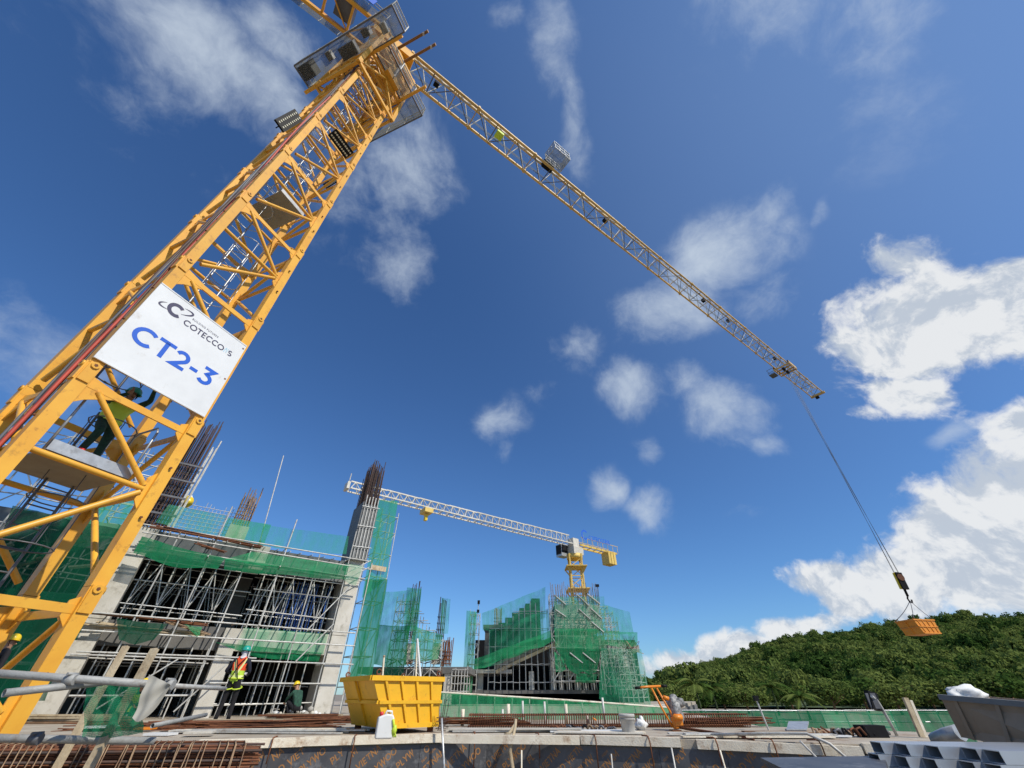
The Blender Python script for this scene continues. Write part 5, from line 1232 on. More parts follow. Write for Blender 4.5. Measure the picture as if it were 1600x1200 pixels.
# plywood formwork panels with print
PLY_TXT = 'PLYWOOD VIETNAM   '
segs = []
for (a_, b_) in zip(EDGE[1:], EDGE[2:]):
    L = (b_ - a_).length; n = max(1, round(L / 1.22))
    for i in range(n): segs.append((lerp(a_, b_, i / n), lerp(a_, b_, (i + 1) / n)))
pl_words = ('first from the rebar cage', 'second from the rebar cage', 'third from the rebar cage', 'fourth from the rebar cage', 'below the plastic can', 'sixth from the rebar cage', 'seventh from the rebar cage', 'eighth from the rebar cage', 'ninth from the rebar cage', 'tenth from the rebar cage', 'under the right timber', 'twelfth from the rebar cage', 'last before the steel tubes')
for i, (a_, b_) in enumerate(segs):
    d_ = (b_ - a_).normalized(); nr = V((d_.y, -d_.x, 0)); Lp = (b_ - a_).length
    t = thing('plywood_panel', 'dark printed plywood formwork panel, ' + (pl_words[i] if i < len(pl_words) else 'far right one'), 'plywood', lerp(a_, b_, .5) + UP * GZ, 'plywood panels along the slab edge')
    off = .03 + .006 * (i % 2)
    boxo('sheet', lerp(a_, b_, .5) + nr * off + UP * (-.71), (Lp - .006, .018, 1.16), 'ply_dark', t, (d_, nr, UP))
    m = MB(); ang = rad(38); ca, sa = math.cos(ang), math.sin(ang); sh = random.uniform(0, 1.5)
    for row in range(-6, 7):
        x = -1.6 + ((row * .63 + sh) % 1.1)
        for sub, size, dy in ((PLY_TXT, .105, 0), ('PREMIUM FILM   ', .04, -.07)):
            xx = x
            for ch in sub * 2:
                adv, stt = GL[ch]
                cx, cy = xx + adv * size / 2, row * .23 + dy
                X, Z = cx * ca - cy * sa, cx * sa + cy * ca
                if abs(X) < Lp / 2 - .07 and -1.22 < Z - .71 < -.2:
                    for pts_ in stt:
                        def tf(x_, y_): return lerp(a_, b_, .5) + nr * (off + .0108) + d_ * (x_ * ca - y_ * sa) + UP * (x_ * sa + y_ * ca - .71)
                        ribbon(m, [(xx + p_ * size, row * .23 + dy + q_ * size) for p_, q_ in pts_], .17 * size, tf)
                xx += (adv + .07) * size
    if len(m.f) > 60: m.build('printed_text', 'print_orange', t)
# rusty tie rods hooked over the edge timber, pale stakes in front
for i, px in enumerate((430, 556, 742, 838, 925, 1008, 1110, 1200, 1270)):
    p = edge_at(px); d_ = V((p.y, -p.x, 0)) * 0
    o = MB().path([p + V((-.05, .12, .03)), p + V((0, -.05, .04)), p + V((.0, -.15, .03)), p + V((.01, -.165, -.05)), p + V((.01, -.16, -.32 - .1 * (i % 3)))], .012, 5).build('tie_rod', 'rust')
    tag(o, 'rusty tie rod bent over the edge timber, ' + ('left end one', 'one left of the plastic can', 'one right of the bent stick', 'one between stick and bucket', 'one left of the bucket', 'one below the bucket', 'one below the rammer', 'one right of the rammer', 'right end one')[i], 'tie rod', 'tie rods on the slab edge')
def stake(label, pa, pb, r, m, yoff=-.35, name='stake'):
    e_ = edge_at(pa[0]); Y = e_.y + yoff
    a_, b_ = aty(*pa, Y), aty(*pb, Y); a_ = a_ + (a_ - b_).normalized() * max(0, (a_.z - GZ) / max(.05, abs((a_ - b_).normalized().z)))
    t = MB().tube(a_, b_, r, 7).build(name, m); tag(t, label, 'stake', 'stakes in front of the plywood')
stake('grey pipe standing against the edge right of the skip', (694, 1200), (690, 1122), .022, 'galv', -.3, 'pipe')
stake('pale stake in front of the plywood left of the bent stick', (815, 1200), (815, 1172), .014, 'timber_cream')
stake('pale stake in front of the plywood under the bucket', (957, 1200), (955, 1178), .012, 'galv_pale')
stake('pale stake leaning in front of the plywood below the rammer', (1055, 1200), (1049, 1168), .014, 'galv_pale')
stake('pale stake below the sagging edge timber', (1133, 1200), (1125, 1172), .014, 'timber_cream')
stake('rod leaning out below the sagging timber near the tubes', (1290, 1198), (1250, 1158), .016, 'galv_pale')
e_ = edge_at(805)
o = MB().path([aty(801, 1200, e_.y - .3) - UP * .8, aty(801, 1200, e_.y - .3), aty(797, 1175, e_.y - .3), aty(800, 1158, e_.y - .28), aty(805, 1135, e_.y - .2), aty(806, 1124, e_.y - .15)], [.04, .04, .038, .034, .03, .026], 7).build('bent_stick', 'timber')
tag(o, 'bent grey wooden stick standing against the slab edge', 'stick')
o = MB().path([aty(788, 1148, e_.y + .1), aty(796, 1146, e_.y + .1), aty(806, 1130, e_.y + .2)], .03, 6).build('forked_branch', 'timber'); tag(o, 'short grey branch lying beside the bent stick', 'stick')
rods('thin dark rods sticking up at the right end of the skip', 684, 692, 1142, 1105, 11.3, 5, 'rebar_dark', .008, 1, .15)
# vertical white posts on the slab behind, in front of the net fence
for i, (px, y0_, y1_) in enumerate(((722, 1132, 1108), (756, 1132, 1118), (785, 1130, 1108), (794, 1130, 1100), (817, 1130, 1095), (852, 1130, 1096), (886, 1131, 1100), (919, 1132, 1118), (946, 1132, 1090))):
    q = atz(px, y0_ + 2, 0); b_ = aty(px, y1_, q.y)
    o = MB().tube(q, V((q.x, q.y, b_.z)), .03 if i % 3 else .045, 7).build('white_post', 'galv_pale' if i % 3 else 'timber_cream')
    tag(o, 'short pale post before the net fence, ' + ('first right of the skip', 'second right of the skip', 'third right of the skip', 'fourth right of the skip', 'fifth right of the skip', 'middle one', 'seventh right of the skip', 'stubby one left of the bucket', 'tall one left of the bucket')[i], 'post', 'posts before the net fence')
# rusty rebar rolls on the slab in front of the fence
rc = thing('beam_cage', 'long rusty beam cage lying on the slab before the net fence', 'rebar', V((1, 13.4, 0)))
xa, xb = atz(735, 1134, 0).x, atz(1155, 1134, 0).x
for k in range(6): seg('bar', V((xa, 13.0 + .12 * k, .03 + .2 * (k % 2))), V((xb, 13.0 + .12 * k, .05 + .2 * (k % 2))), .014, 'rust', rc, 'rod')
nst = 120
for i in range(nst):
    x = xa + (xb - xa) * i / nst
    MB().path([V((x, 12.95, .01)), V((x + .015, 12.95, .26)), V((x + .02, 13.6, .25)), V((x, 13.6, .01)), V((x, 12.95, .01))], .009, 4).build('stirrup', 'rust', rc)
bar_bundle('rusty bars stacked flat on the slab left of the beam cage', V((xa - 1.3, 13.6, .1)), V((xa + 1.3, 13.4, .12)), 22, .012, 'rust', .2)
bar_bundle('rusty bars stacked flat on the slab right of the bucket', V((xb - 1.6, 13.3, .1)), V((xb + .4, 13.2, .14)), 22, .012, 'rust', .2)
# timber and boards between worker and skip
def board_pile(label, px0, px1, py, n, m, L, hgt=.05, seed=0):
    t = thing('board_pile', label, 'boards', atz((px0 + px1) / 2, py, 0), 'board piles on the slab')
    rnd = random.Random(seed); a_, b_ = atz(px0, py, 0), atz(px1, py, 0); d_ = (b_ - a_).normalized()
    for i in range(n):
        lay = i // 4; c = lerp(a_, b_, .5) + V((0, (i % 4) * .2 - .3 + rnd.uniform(-.05, .05), .03 + lay * hgt)) + d_ * rnd.uniform(-.3, .3)
        u_ = (d_ + V((rnd.uniform(-.03, .03), rnd.uniform(-.05, .05), rnd.uniform(-.008, .008)))).normalized()
        barseg('board', c - u_ * (b_ - a_).length / 2, c + u_ * (b_ - a_).length / 2, .18, hgt * .8, rnd.choice(m), t, UP)
board_pile('brown boards stacked on the slab between worker and skip', 425, 545, 1129, 14, ['timber_brown', 'timber', 'timber_brown', 'rust'], 0, .05, 1)
board_pile('brown boards lying at the feet of the standing worker', 250, 430, 1136, 12, ['timber_brown', 'timber', 'rust'], 0, .045, 2)
board_pile('weathered boards stacked behind the mast foot', 45, 190, 1130, 14, ['timber_brown', 'timber', 'timber_brown'], 0, .05, 3)
board_pile('pale sheets lying near the slab edge left of the skip', 300, 560, 1145, 6, ['concrete_pale', 'galv_pale', 'timber_cream'], 0, .03, 4)
board_pile('pale boards lying flat right of the skip', 700, 900, 1143, 5, ['concrete_pale', 'timber_cream', 'galv_pale'], 0, .03, 5)
board_pile('pale boards lying flat left of the bucket', 850, 985, 1146, 4, ['white_paint', 'timber_cream', 'concrete_pale'], 0, .03, 6)
board_pile('long pale planks lying right of the rammer', 1075, 1300, 1152, 5, ['white_paint', 'timber_cream', 'galv_pale'], 0, .03, 7)
board_pile('dark planks beside the clamps near the right end', 1180, 1280, 1147, 3, ['timber_brown', 'timber'], 0, .03, 8)
bar_bundle('rusty bars lying loose on the slab behind the left timber', atz(250, 1139, 0) + UP * .05, atz(520, 1136, 0) + UP * .07, 30, .011, 'rust', .3)
bar_bundle('rusty bars lying on the slab near the mast', atz(110, 1142, 0) + UP * .05, atz(300, 1140, 0) + UP * .07, 24, .011, 'rust', .3)
rub = thing('rubble_heap', 'broken pale rubble at the foot of the middle column', 'rubble', fp(-.6, .5, 0))
for i in range(34):
    s_, n_ = -.9 + random.gauss(0, .45), .45 + random.gauss(0, .25); r_ = random.uniform(.04, .13)
    lump('chunk', fp(s_, n_, r_ * .6 + random.uniform(0, .25) * max(0, 1 - abs(s_ + .9))), r_, random.choice(['concrete_pale', 'concrete', 'plastic_white', 'concrete']), rub, i, (1, 1, .8), .5, 1)
for i, (px, py, w_, m_) in enumerate(((250, 1150, .5, 'white_paint'), (285, 1146, .45, 'concrete_pale'), (225, 1143, .35, 'orange_paint'), (310, 1151, .5, 'concrete_pale'), (150, 1143, .7, 'white_paint'), (265, 1143, .3, 'rust'))):
    q = atz(px, py, 0); o = boxo('offcut', q + UP * (.03 + .012 * i), (w_, .3, .035), m_, None, (V((math.cos(.1 * i), math.sin(.1 * i), 0)), V((-math.sin(.1 * i), math.cos(.1 * i), 0)), UP))
    tag(o, ('white sheet offcut lying left of the cream timber', 'pale board offcut behind the left timber end', 'orange scrap panel lying on the slab near the net scrap', 'pale offcut touching the left timber end', 'white sheet lying near the mast foot', 'rusty plate lying among the offcuts')[i], 'offcut', 'offcuts lying on the slab')

# yellow skip
P1 = atz(600, 1148, 0)
su = V((math.sin(rad(52)), math.cos(rad(52)), 0)); sv = V((-su.y, su.x, 0))
def pxx(p): d_ = V(p) - V((0, 0, CAM_H)); return 800 + F_PX * d_.x / (d_.y * math.cos(PITCH) + d_.z * math.sin(PITCH))
LB = next(k * .01 for k in range(50, 400) if pxx(P1 + su * k * .01) > 683); SW = next(k * .01 for k in range(30, 300) if pxx(P1 + sv * k * .01) < 548)
P2 = P1 + su * LB
skip('waste_skip', 'big yellow steel skip with ribs standing on the slab', 'skip', (P1 + P2) / 2 + sv * SW / 2, su, sv, LB, .46, .02, SW, .86, 'skip_yellow', 'skip_yellow', leg=.09)
# plastic can with yellow rag
jc = atz(598, 1157, 0) + UP * .024
jn_ = thing('plastic_can', 'white plastic can with red cap on the edge timber', 'can', jc)
ju = V((.94, .34, 0)).normalized(); jv = V((-ju.y, ju.x, 0))
b = MB()
prof = [(-.15, 0), (.15, 0), (.15, .27), (.11, .335), (.0, .345), (-.06, .33), (-.15, .30)]
b.prism([jc + ju * x + jv * -.1 + UP * z_ for x, z_ in prof], jv * .2); jo = b.build('body', 'plastic_white', jn_, True)
md = jo.modifiers.new('b', 'BEVEL'); md.width = .025; md.segments = 3
MB().path([jc + ju * .10 + UP * .32, jc + ju * .09 + UP * .375, jc + ju * .0 + UP * .385, jc - ju * .03 + UP * .33], .018, 7).build('handle', 'plastic_white', jn_)
MB().tube(jc - ju * .09 + UP * .31, jc - ju * .095 + UP * .375, .035, 12).build('cap', 'plastic_red', jn_)
rg_ = thing('yellow_rag', 'yellow glove hanging on the side of the plastic can', 'glove', jc + ju * .16 - jv * .08)
lump('palm', jc + ju * .165 - jv * .10 + UP * .12, .055, 'vest_lime', rg_, 5, (.8, .6, 1.4), .3, 2); MB().path([jc + ju * .12 - jv * .105 + UP * .27, jc + ju * .14 - jv * .11 + UP * .2, jc + ju * .16 - jv * .10 + UP * .12], .022, 6).build('cuff', 'vest_lime', rg_)
for k in range(3): MB().path([jc + ju * (.15 + .02 * k) - jv * .1 + UP * .08, jc + ju * (.165 + .025 * k) - jv * .1 + UP * .02], .011, 5).build('finger', 'vest_lime', rg_)
# bucket
bc = atz(983, 1147, 0)
bk_ = thing('bucket', 'concrete-stained grey bucket standing by the slab edge', 'bucket', bc)
MB().lathe(bc, [(.0, .004), (.125, .004), (.132, .02), (.152, .27), (.165, .275), (.168, .315), (.158, .325), (.148, .315), (.14, .27), (.12, .03), (0, .03)], 22).build('body', 'bucket_grey', bk_)
MB().lathe(bc, [(.156, .23), (.163, .235), (.163, .25), (.156, .255)], 22).build('ring', 'bucket_grey', bk_)
MB().path([bc + V((.165 * math.cos(rad(a_)), -.02, .25 + .14 * math.sin(rad(a_)) * -1)) for a_ in range(0, 181, 20)], .005, 5).build('handle', 'galv', bk_)
bgb = thing('plastic_bag', 'crumpled white bag beside the bucket', 'bag', atz(1003, 1140, 0)); lump('bag_body', atz(1003, 1141, 0) + UP * .1, .11, 'bag_white', bgb, 8, (1.2, 1, .9), .5); lump('bag_neck', atz(1005, 1141, 0) + UP * .2, .05, 'bag_white', bgb, 9, (1, 1, 1.3), .5, 2)
# small row of clamps on the slab
cl_ = thing('clamp_heap', 'row of grey clamps and couplers lying on the slab left of the bucket', 'clamps', atz(905, 1143, 0))
for i in range(16):
    q = atz(862 + i * 6.5 + jit(2), 1142 + jit(1.5), 0); MB().path([q + V((-.06, 0, .02)), q + V((-.03 + jit(.02), .02, .07 + jit(.04))), q + V((.03, 0, .08 + jit(.03))), q + V((.07, -.02, .02))], .024, 5).build('coupler', random.choice(['galv_dark', 'rust', 'rust_pale', 'black_matt']), cl_)
cab_ = MB().path([atz(930, 1140, 0) + UP * .17, atz(931, 1140, 0) + UP * .2], .05, 8).build('plastic_plug', 'orange_paint'); tag(cab_, 'small orange plastic plug on the clamp heap', 'plug')

# rammer leaning at the slab edge
rbs = atz(1054, 1142, 0)
rm = thing('tamping_rammer', 'orange tamping rammer with long twin handle and dusty engine', 'rammer', rbs)
RY = rbs.y
def rp(px, py, dy=0): return aty(px, py, RY + dy)
boxo('shoe', rp(1055, 1142), (.2, .3, .04), 'rust', rm)
MB().lathe(rp(1057, 1139), [(.06, 0), (.085, .03), (.065, .06), (.09, .09), (.07, .12), (.09, .15), (.07, .18), (.09, .21)], 12).build('bellows', 'orange_paint', rm)
boxo('gear_case', rp(1058, 1124), (.17, .2, .2), 'orange_paint', rm); MB().tube(rp(1052, 1121, -.12), rp(1066, 1121, -.12), .05, 10).build('pulley_cover', 'orange_paint', rm)
lump('engine', rp(1054, 1109, .1), .22, 'engine', rm, 3, (.8, .8, 1.2), .4); lump('fuel_tank', rp(1060, 1098, .12), .14, 'engine', rm, 6, (1.1, 1, .7), .2)
for dx in (-5, 5): MB().path([rp(1056 + dx, 1136), rp(1040 + dx, 1108), rp(1022 + dx * .8, 1075)], .022, 7).build('handle_tube', 'orange_paint', rm)
MB().path([rp(1001, 1074, -.1), rp(1012, 1073), rp(1034, 1072, .1)], .024, 7).build('cross_grip', 'orange_paint', rm)
for a_, b_ in (((992, 1075), (1002, 1074)), ((1033, 1072), (1042, 1072))): MB().tube(rp(*a_), rp(*b_), .028, 8).build('grip', 'black', rm)
MB().tube(rp(1036, 1089), rp(1045, 1092), .04, 8).build('throttle_box', 'orange_paint', rm)
bar_bundle('brown bars sloping down from the rammer to the sagging timber', rp(1062, 1143) + UP * .06, atz(1160, 1155, 0) + UP * .03, 5, .014, 'rust', .06)

# ================================================================== RIGHT FOREGROUND
# flared trough
tr_ = thing('flared_trough', 'large flared brown-grey trough at the right edge of the slab', 'trough', V((7.4, 6.6, 0)))
tA, tB, tC, tD = aty(1469, 1089, 6.0), aty(1690, 1108, 4.8), aty(1700, 1188, 5.0), aty(1502, 1152, 6.2)
nb_ = V((.86, .50, 0)).normalized()
MB().prism([tA, tB, tC, tD], nb_ * .05).build('side_sheet', 'ply_taupe', tr_, True)
MB().prism([tA + nb_ * .06, tD + nb_ * .06, tD + nb_ * 1.3, tA + nb_ * 1.5], V((.05, 0, 0))).build('end_sheet', 'ply_taupe', tr_, True)
MB().prism([tA + nb_ * 1.5, tB + nb_ * 1.5, tC + nb_ * 1.3, tD + nb_ * 1.3], nb_ * .05).build('side_sheet', 'ply_taupe', tr_, True)
MB().prism([tD + nb_ * .06, tC + nb_ * .06, tC + nb_ * 1.3, tD + nb_ * 1.3], UP * .04).build('floor_sheet', 'ply_taupe', tr_, True)
for k in (.12, .45, .8): barseg('seam_strip', lerp(tA, tB, k) - nb_ * .008, lerp(tD, tC, k) - nb_ * .008, .035, .016, 'ply_taupe', tr_, nb_)
barseg('rim', tA - nb_ * .012, tB - nb_ * .012, .05, .05, 'form_grey', tr_, UP)
for k in (.1, .5, .9):
    q = lerp(tD, tC, k) + nb_ * .6; barseg('bearer', V((q.x, q.y, GZ if q.x > 6.2 else 0)), q, .14, .14, 'timber', tr_)
wb = thing('white_sack', 'crumpled white sack lying on top of the flared trough', 'sack', aty(1510, 1086, 6.3)); lump('sack_body', aty(1508, 1085, 6.3), .145, 'bag_white', wb, 11, (1.5, 1, .62), .6); lump('sack_fold', aty(1519, 1087, 6.25), .08, 'helmet_yellow', wb, 12, (1.5, 1, .4), .4, 2)
# stack of steel box tubes
sx = V((.995, -.10, 0)).normalized(); sy = V((.10, .995, 0)).normalized(); SO = aty(1388, 1196, 5)
nt_ = 0
stk_lab = {}
tubes = []
Lt_ = 3.6; TW, TH = .17, .085
def boxtube(c, lab):
    t = MB(); a_ = sy * TW / 2; h = UP * TH / 2; w_ = .006
    def ring(k, inn): 
        x, y = (TW / 2 - inn), (TH / 2 - inn); return [c + sx * k + sy * p * x + UP * q * y for p, q in ((-1, -1), (1, -1), (1, 1), (-1, 1))]
    t.add(ring(0, 0) + ring(Lt_, 0) + ring(0, w_) + ring(Lt_, w_), [(0, 1, 5, 4), (1, 2, 6, 5), (2, 3, 7, 6), (3, 0, 4, 7), (9, 8, 12, 13), (10, 9, 13, 14), (11, 10, 14, 15), (8, 11, 15, 12), (0, 8, 9, 1), (1, 9, 10, 2), (2, 10, 11, 3), (3, 11, 8, 0), (5, 13, 12, 4), (6, 14, 13, 5), (7, 15, 14, 6), (4, 12, 15, 7)])
    tag(t.build('steel_tube', 'steel_sheet', None, True), lab, 'steel tube', 'stack of steel box tubes')
rows = ('top', 'second', 'third', 'fourth'); colsn = ('nearest', 'second', 'third', 'fourth', 'farthest')
top = aty(1402, 1166, 5.0)
for r_ in range(4):
    for c_ in range(5):
        p = V((top.x, top.y, top.z)) + UP * (-.035 - r_ * (TH + .002)) + sy * ((c_ - 2.0) * (TW + .003)) + sx * (-.06 * r_ + jit(.03) + (.06 if c_ == 1 else 0) + (4 - c_) * .14)
        boxtube(p, f'galvanized box tube in the stack at lower right, {rows[r_]} layer, {colsn[c_]} of five')
zb_ = top.z - .035 - 3 * (TH + .002) - TH / 2
for k in (.75, 1.8, 2.9):
    q = V((top.x, top.y - .12, 0)) + sx * k
    o = MB().box(V((q.x, q.y, 0)) + sy * .12 + UP * ((zb_ + GZ) / 2 - .002), (.14, .95, zb_ - GZ - .004), (sx, sy, UP)).build('bearer_block', 'timber'); tag(o, 'timber block carrying the steel tube stack, ' + ('front one', 'middle one', 'back one')[(.75, 1.8, 2.9).index(k)], 'timber block', 'blocks under the tubes')
o = MB().prism([aty(1190, 1190, 5.6), aty(1385, 1187, 5.5), aty(1390, 1212, 4.7), aty(1225, 1208, 4.9)], UP * .03).build('dark_sheet', 'ply_dark', None, True); tag(o, 'dark plywood sheet poking out left of the steel tubes', 'plywood')
q = aty(1310, 1202, 5.15); o = MB().box(V((q.x, q.y, (q.z - .03 + GZ) / 2)), (.5, .25, q.z - .03 - GZ)).build('trestle', 'timber'); tag(o, 'timber trestle block under the dark plywood sheet', 'timber block')
# posts and lamps at the right
t = thing('lamp_post', 'thin leaning lamp post with small dark head by the right railing', 'lamp', aty(1203, 1146, 13)); seg('pole', aty(1205, 1150, 12), aty(1181, 1092, 12), .02, 'galv_pale', t); boxo('lamp_head', aty(1181, 1091, 12), (.1, .1, .1), 'black', t)
t = thing('floodlight_post', 'black floodlight on a bent pipe post by the right railing', 'floodlight', aty(1398, 1150, 10.5)); MB().path([aty(1402, 1150, 10.5), aty(1380, 1110, 10.5), aty(1370, 1094, 10.5), aty(1362, 1088, 10.4)], .028, 7).build('pole', 'galv_pale', t); boxo('housing', aty(1364, 1095, 10.5), (.24, .1, .3), 'black', t, (V((.9, .3, -.2)).normalized(), V((-.3, .95, 0)).normalized(), V((.2, .05, .97)).normalized())); boxo('glass', aty(1364, 1095, 10.44), (.2, .02, .25), 'galv_dark', t)
t = thing('leaning_post', 'leaning double timber post at the right end of the railing', 'post', aty(1440, 1150, 10)); barseg('timber', aty(1441, 1152, 10), aty(1414, 1090, 10), .09, .05, 'timber', t); barseg('timber', aty(1447, 1152, 10), aty(1422, 1094, 10), .05, .05, 'timber_cream', t)
for i in range(3):
    q = atz(1292 + 34 * i, 1152, 0); h_ = thing('clamp_heap', ('grey steel clamps heaped on the slab left of the black floodlight', 'rusty clamps lying below the black floodlight', 'dark scrap box and clamps right of the black floodlight')[i], 'clamps', q)
    for k in range(9):
        w = q + V((jit(.35), jit(.2), .02)); MB().path([w, w + V((jit(.06), 0, .1 + jit(.04))), w + V((.06, jit(.05), .09 + jit(.04))), w + V((.12, 0, .02))], .022, 5).build('clamp', random.choice(['galv_dark', 'black_matt', 'rust', 'rust_pale']), h_)
boxo_t = MB().box(atz(1365, 1152, 0) + UP * .09, (.42, .3, .18)).build('scrap_box', 'black_matt'); tag(boxo_t, 'dark box standing on the slab below the floodlight', 'box')
o = MB().prism([atz(1230, 1143, 0) + UP * .02, atz(1262, 1143, 0) + UP * .02, atz(1268, 1139, 0) + UP * .12, atz(1236, 1139, 0) + UP * .12], UP * .02).build('pale_sheet', 'galv', None, True); tag(o, 'pale metal sheet lying by the right railing net', 'sheet')
o = MB().path([aty(1462, 1158, 7.6), aty(1480, 1150, 7.4), aty(1500, 1145, 7.2)], .09, 8).build('roll', 'galv'); tag(o, 'grey rolled sheet lying beside the flared trough', 'roll')
o = MB().path([edge_at(1120) + V((0, .3, .05)), edge_at(1200) + V((0, .1, .1)), edge_at(1260) + V((0, -.1, .12)), edge_at(1285) + V((0, -.2, .0)), edge_at(1300) + V((.1, -.3, -.3))], .025, 6).build('hose', 'galv_pale'); tag(o, 'pale hose draped over the slab edge near the tubes', 'hose')

# ================================================================== LEFT FOREGROUND
def pipe(label, pa, Ya, pb, Yb, r, m='pipe_grey', name='rail_pipe'):
    a_, b_ = aty(*pa, Ya), aty(*pb, Yb); t = MB(); x, y, z_ = frame(b_ - a_); n = 14
    a = [(math.cos(6.2832 * i / n), math.sin(6.2832 * i / n)) for i in range(n)]
    ri = r * .86
    t.add([p + (x * c + y * s) * rr for p, rr in ((a_, r), (b_, r), (a_, ri), (b_, ri)) for c, s in a],
          [(i, (i + 1) % n, n + (i + 1) % n, n + i) for i in range(n)] + [(2 * n + (i + 1) % n, 2 * n + i, 3 * n + i, 3 * n + (i + 1) % n) for i in range(n)], True)
    t.add([], []); 
    for off_a, off_b, fl in ((0, 2 * n, 0), (n, 3 * n, 1)):
        for i in range(n):
            f_ = [off_a + i, off_b + i, off_b + (i + 1) % n, off_a + (i + 1) % n]; t.f.append(f_); t.m.append(0); t.sm.append(False)
    return tag(t.build(name, m, None, True), label, 'pipe', 'guard pipes at lower left')
pipe('upper galvanized guard pipe crossing the mast foot', (-80, 1047), 4.6, (266, 1071), 5.2, .034)
pipe('thin guard pipe end behind the standing worker', (262, 1071), 5.25, (352, 1076), 6.4, .022, 'galv_pale')
pipe('open-ended galvanized pipe below the upper guard pipe', (6, 1083), 4.5, (162, 1066), 5.2, .032)
pipe('pale bottom guard pipe lying along the rebar cage', (-80, 1152), 5.0, (242, 1158), 5.9, .034)
pipe('short sloping pipe lying near the worker', (238, 1134), 7.2, (322, 1117), 8.5, .028)
for i, (px, py, Y) in enumerate(((110, 1062, 4.9), (55, 1155, 5.2), (264, 1070, 5.2))):
    q = aty(px, py, Y); pd_ = V((.98, .17, 0)).normalized(); o = MB().tube(q - pd_ * .045, q + pd_ * .045, .046, 12).tube(q + V((0, -.07, .045)), q + V((0, .05, .045)), .014, 6).build('pipe_coupler', 'galv_dark' if i == 1 else 'pipe_grey'); tag(o, ('coupler joining the two upper guard pipes', 'dark coupler on the pale bottom pipe', 'coupler at the right end of the upper guard pipe')[i], 'coupler')
def timber_post(label, pa, Ya, pb, Yb, w_, d_, m='timber_cream'):
    a_, b_ = aty(*pa, Ya), aty(*pb, Yb); dn = (a_ - b_).normalized(); k = max(0, (a_.z - GZ) / -dn.z) if a_.y < 8.2 else 0
    o = MB().bar(a_ + dn * k, b_, w_, d_, V((0, 1, 0))).build('timber_post', m); tag(o, label, 'post', 'leaning timber posts at lower left')
timber_post('front leaning timber post before the hanging net scrap', (165, 1152), 5.4, (242, 1014), 5.6, .075, .05, 'timber')
timber_post('back leaning timber post left of the net scrap', (150, 1092), 5.9, (197, 1010), 6.0, .065, .05, 'timber')
tp2 = MB().tube(aty(-60, 1200, 4.75) - UP * .9, aty(-62, 1040, 4.7), .03, 8).build('guard_post', 'galv'); tag(tp2, 'guard rail post at the far left edge', 'post')
o = net('scrap of green net hanging from the guard pipe at lower left', aty(134, 1066, 5.25), aty(222, 1068, 5.3), aty(222, 1146, 5.45), aty(128, 1152, 5.35), 'net_near', .02, 18, 14, .05, 91)
def cloth(u, v):
    a_, b_ = aty(236, 1058, 5.06), aty(270, 1073, 5.12); c_ = lerp(a_, b_, u)
    drop = (.30 * (1 - u) ** .8 + .04) * v + .10 * math.sin(math.pi * u) * v
    fold = .012 * math.sin(v * 10 + u * 5) + .008 * math.sin(u * 11)
    return c_ - UP * (drop - .02) + V((.04 * v * (1 - u), -.045 + fold, 0))
o = MB().grid(cloth, 34, 18).build('hanging_cloth', 'cloth_beige'); tag(o, 'grey beige cloth hanging in folds from the guard pipe', 'cloth')
# rebar cage at lower left
rcg = thing('beam_cage', 'rusty rebar beam cage with pale stirrups at the lower left corner', 'rebar', aty(150, 1200, 5.8))
ca_, cb_ = aty(-120, 1168, 5.4), aty(392, 1166, 6.9)
cd_ = (cb_ - ca_).normalized(); cnr = V((-cd_.y, cd_.x, 0))
for k in range(150):
    o1, zz = random.uniform(0, .55), -random.uniform(.0, .55)
    seg('bar', ca_ + cnr * o1 + UP * zz, cb_ + cnr * o1 + UP * (zz + jit(.02)) + cd_ * jit(.2), .014, random.choice(['rust', 'rust', 'rebar_dark']), rcg, 'rod')
Lc = (cb_ - ca_).length
for k in range(42):
    p = ca_ + cd_ * (Lc * (k + .5) / 42 + jit(.05)); le = cd_ * jit(.04)
    MB().path([p - UP * .6 - cnr * .03, p - cnr * .03 + le + UP * .02, p + cnr * .58 + le + UP * .02, p + cnr * .58 - UP * .6], .0065, 5).build('stirrup', 'rust_pale', rcg)
boxo('bearer', lerp(ca_, cb_, .3) + cnr * .28 - UP * .95, (.15, .7, .6), 'timber_brown', rcg, (cd_, cnr, UP)); boxo('bearer', lerp(ca_, cb_, .8) + cnr * .28 - UP * .95, (.15, .7, .6), 'timber_brown', rcg, (cd_, cnr, UP))

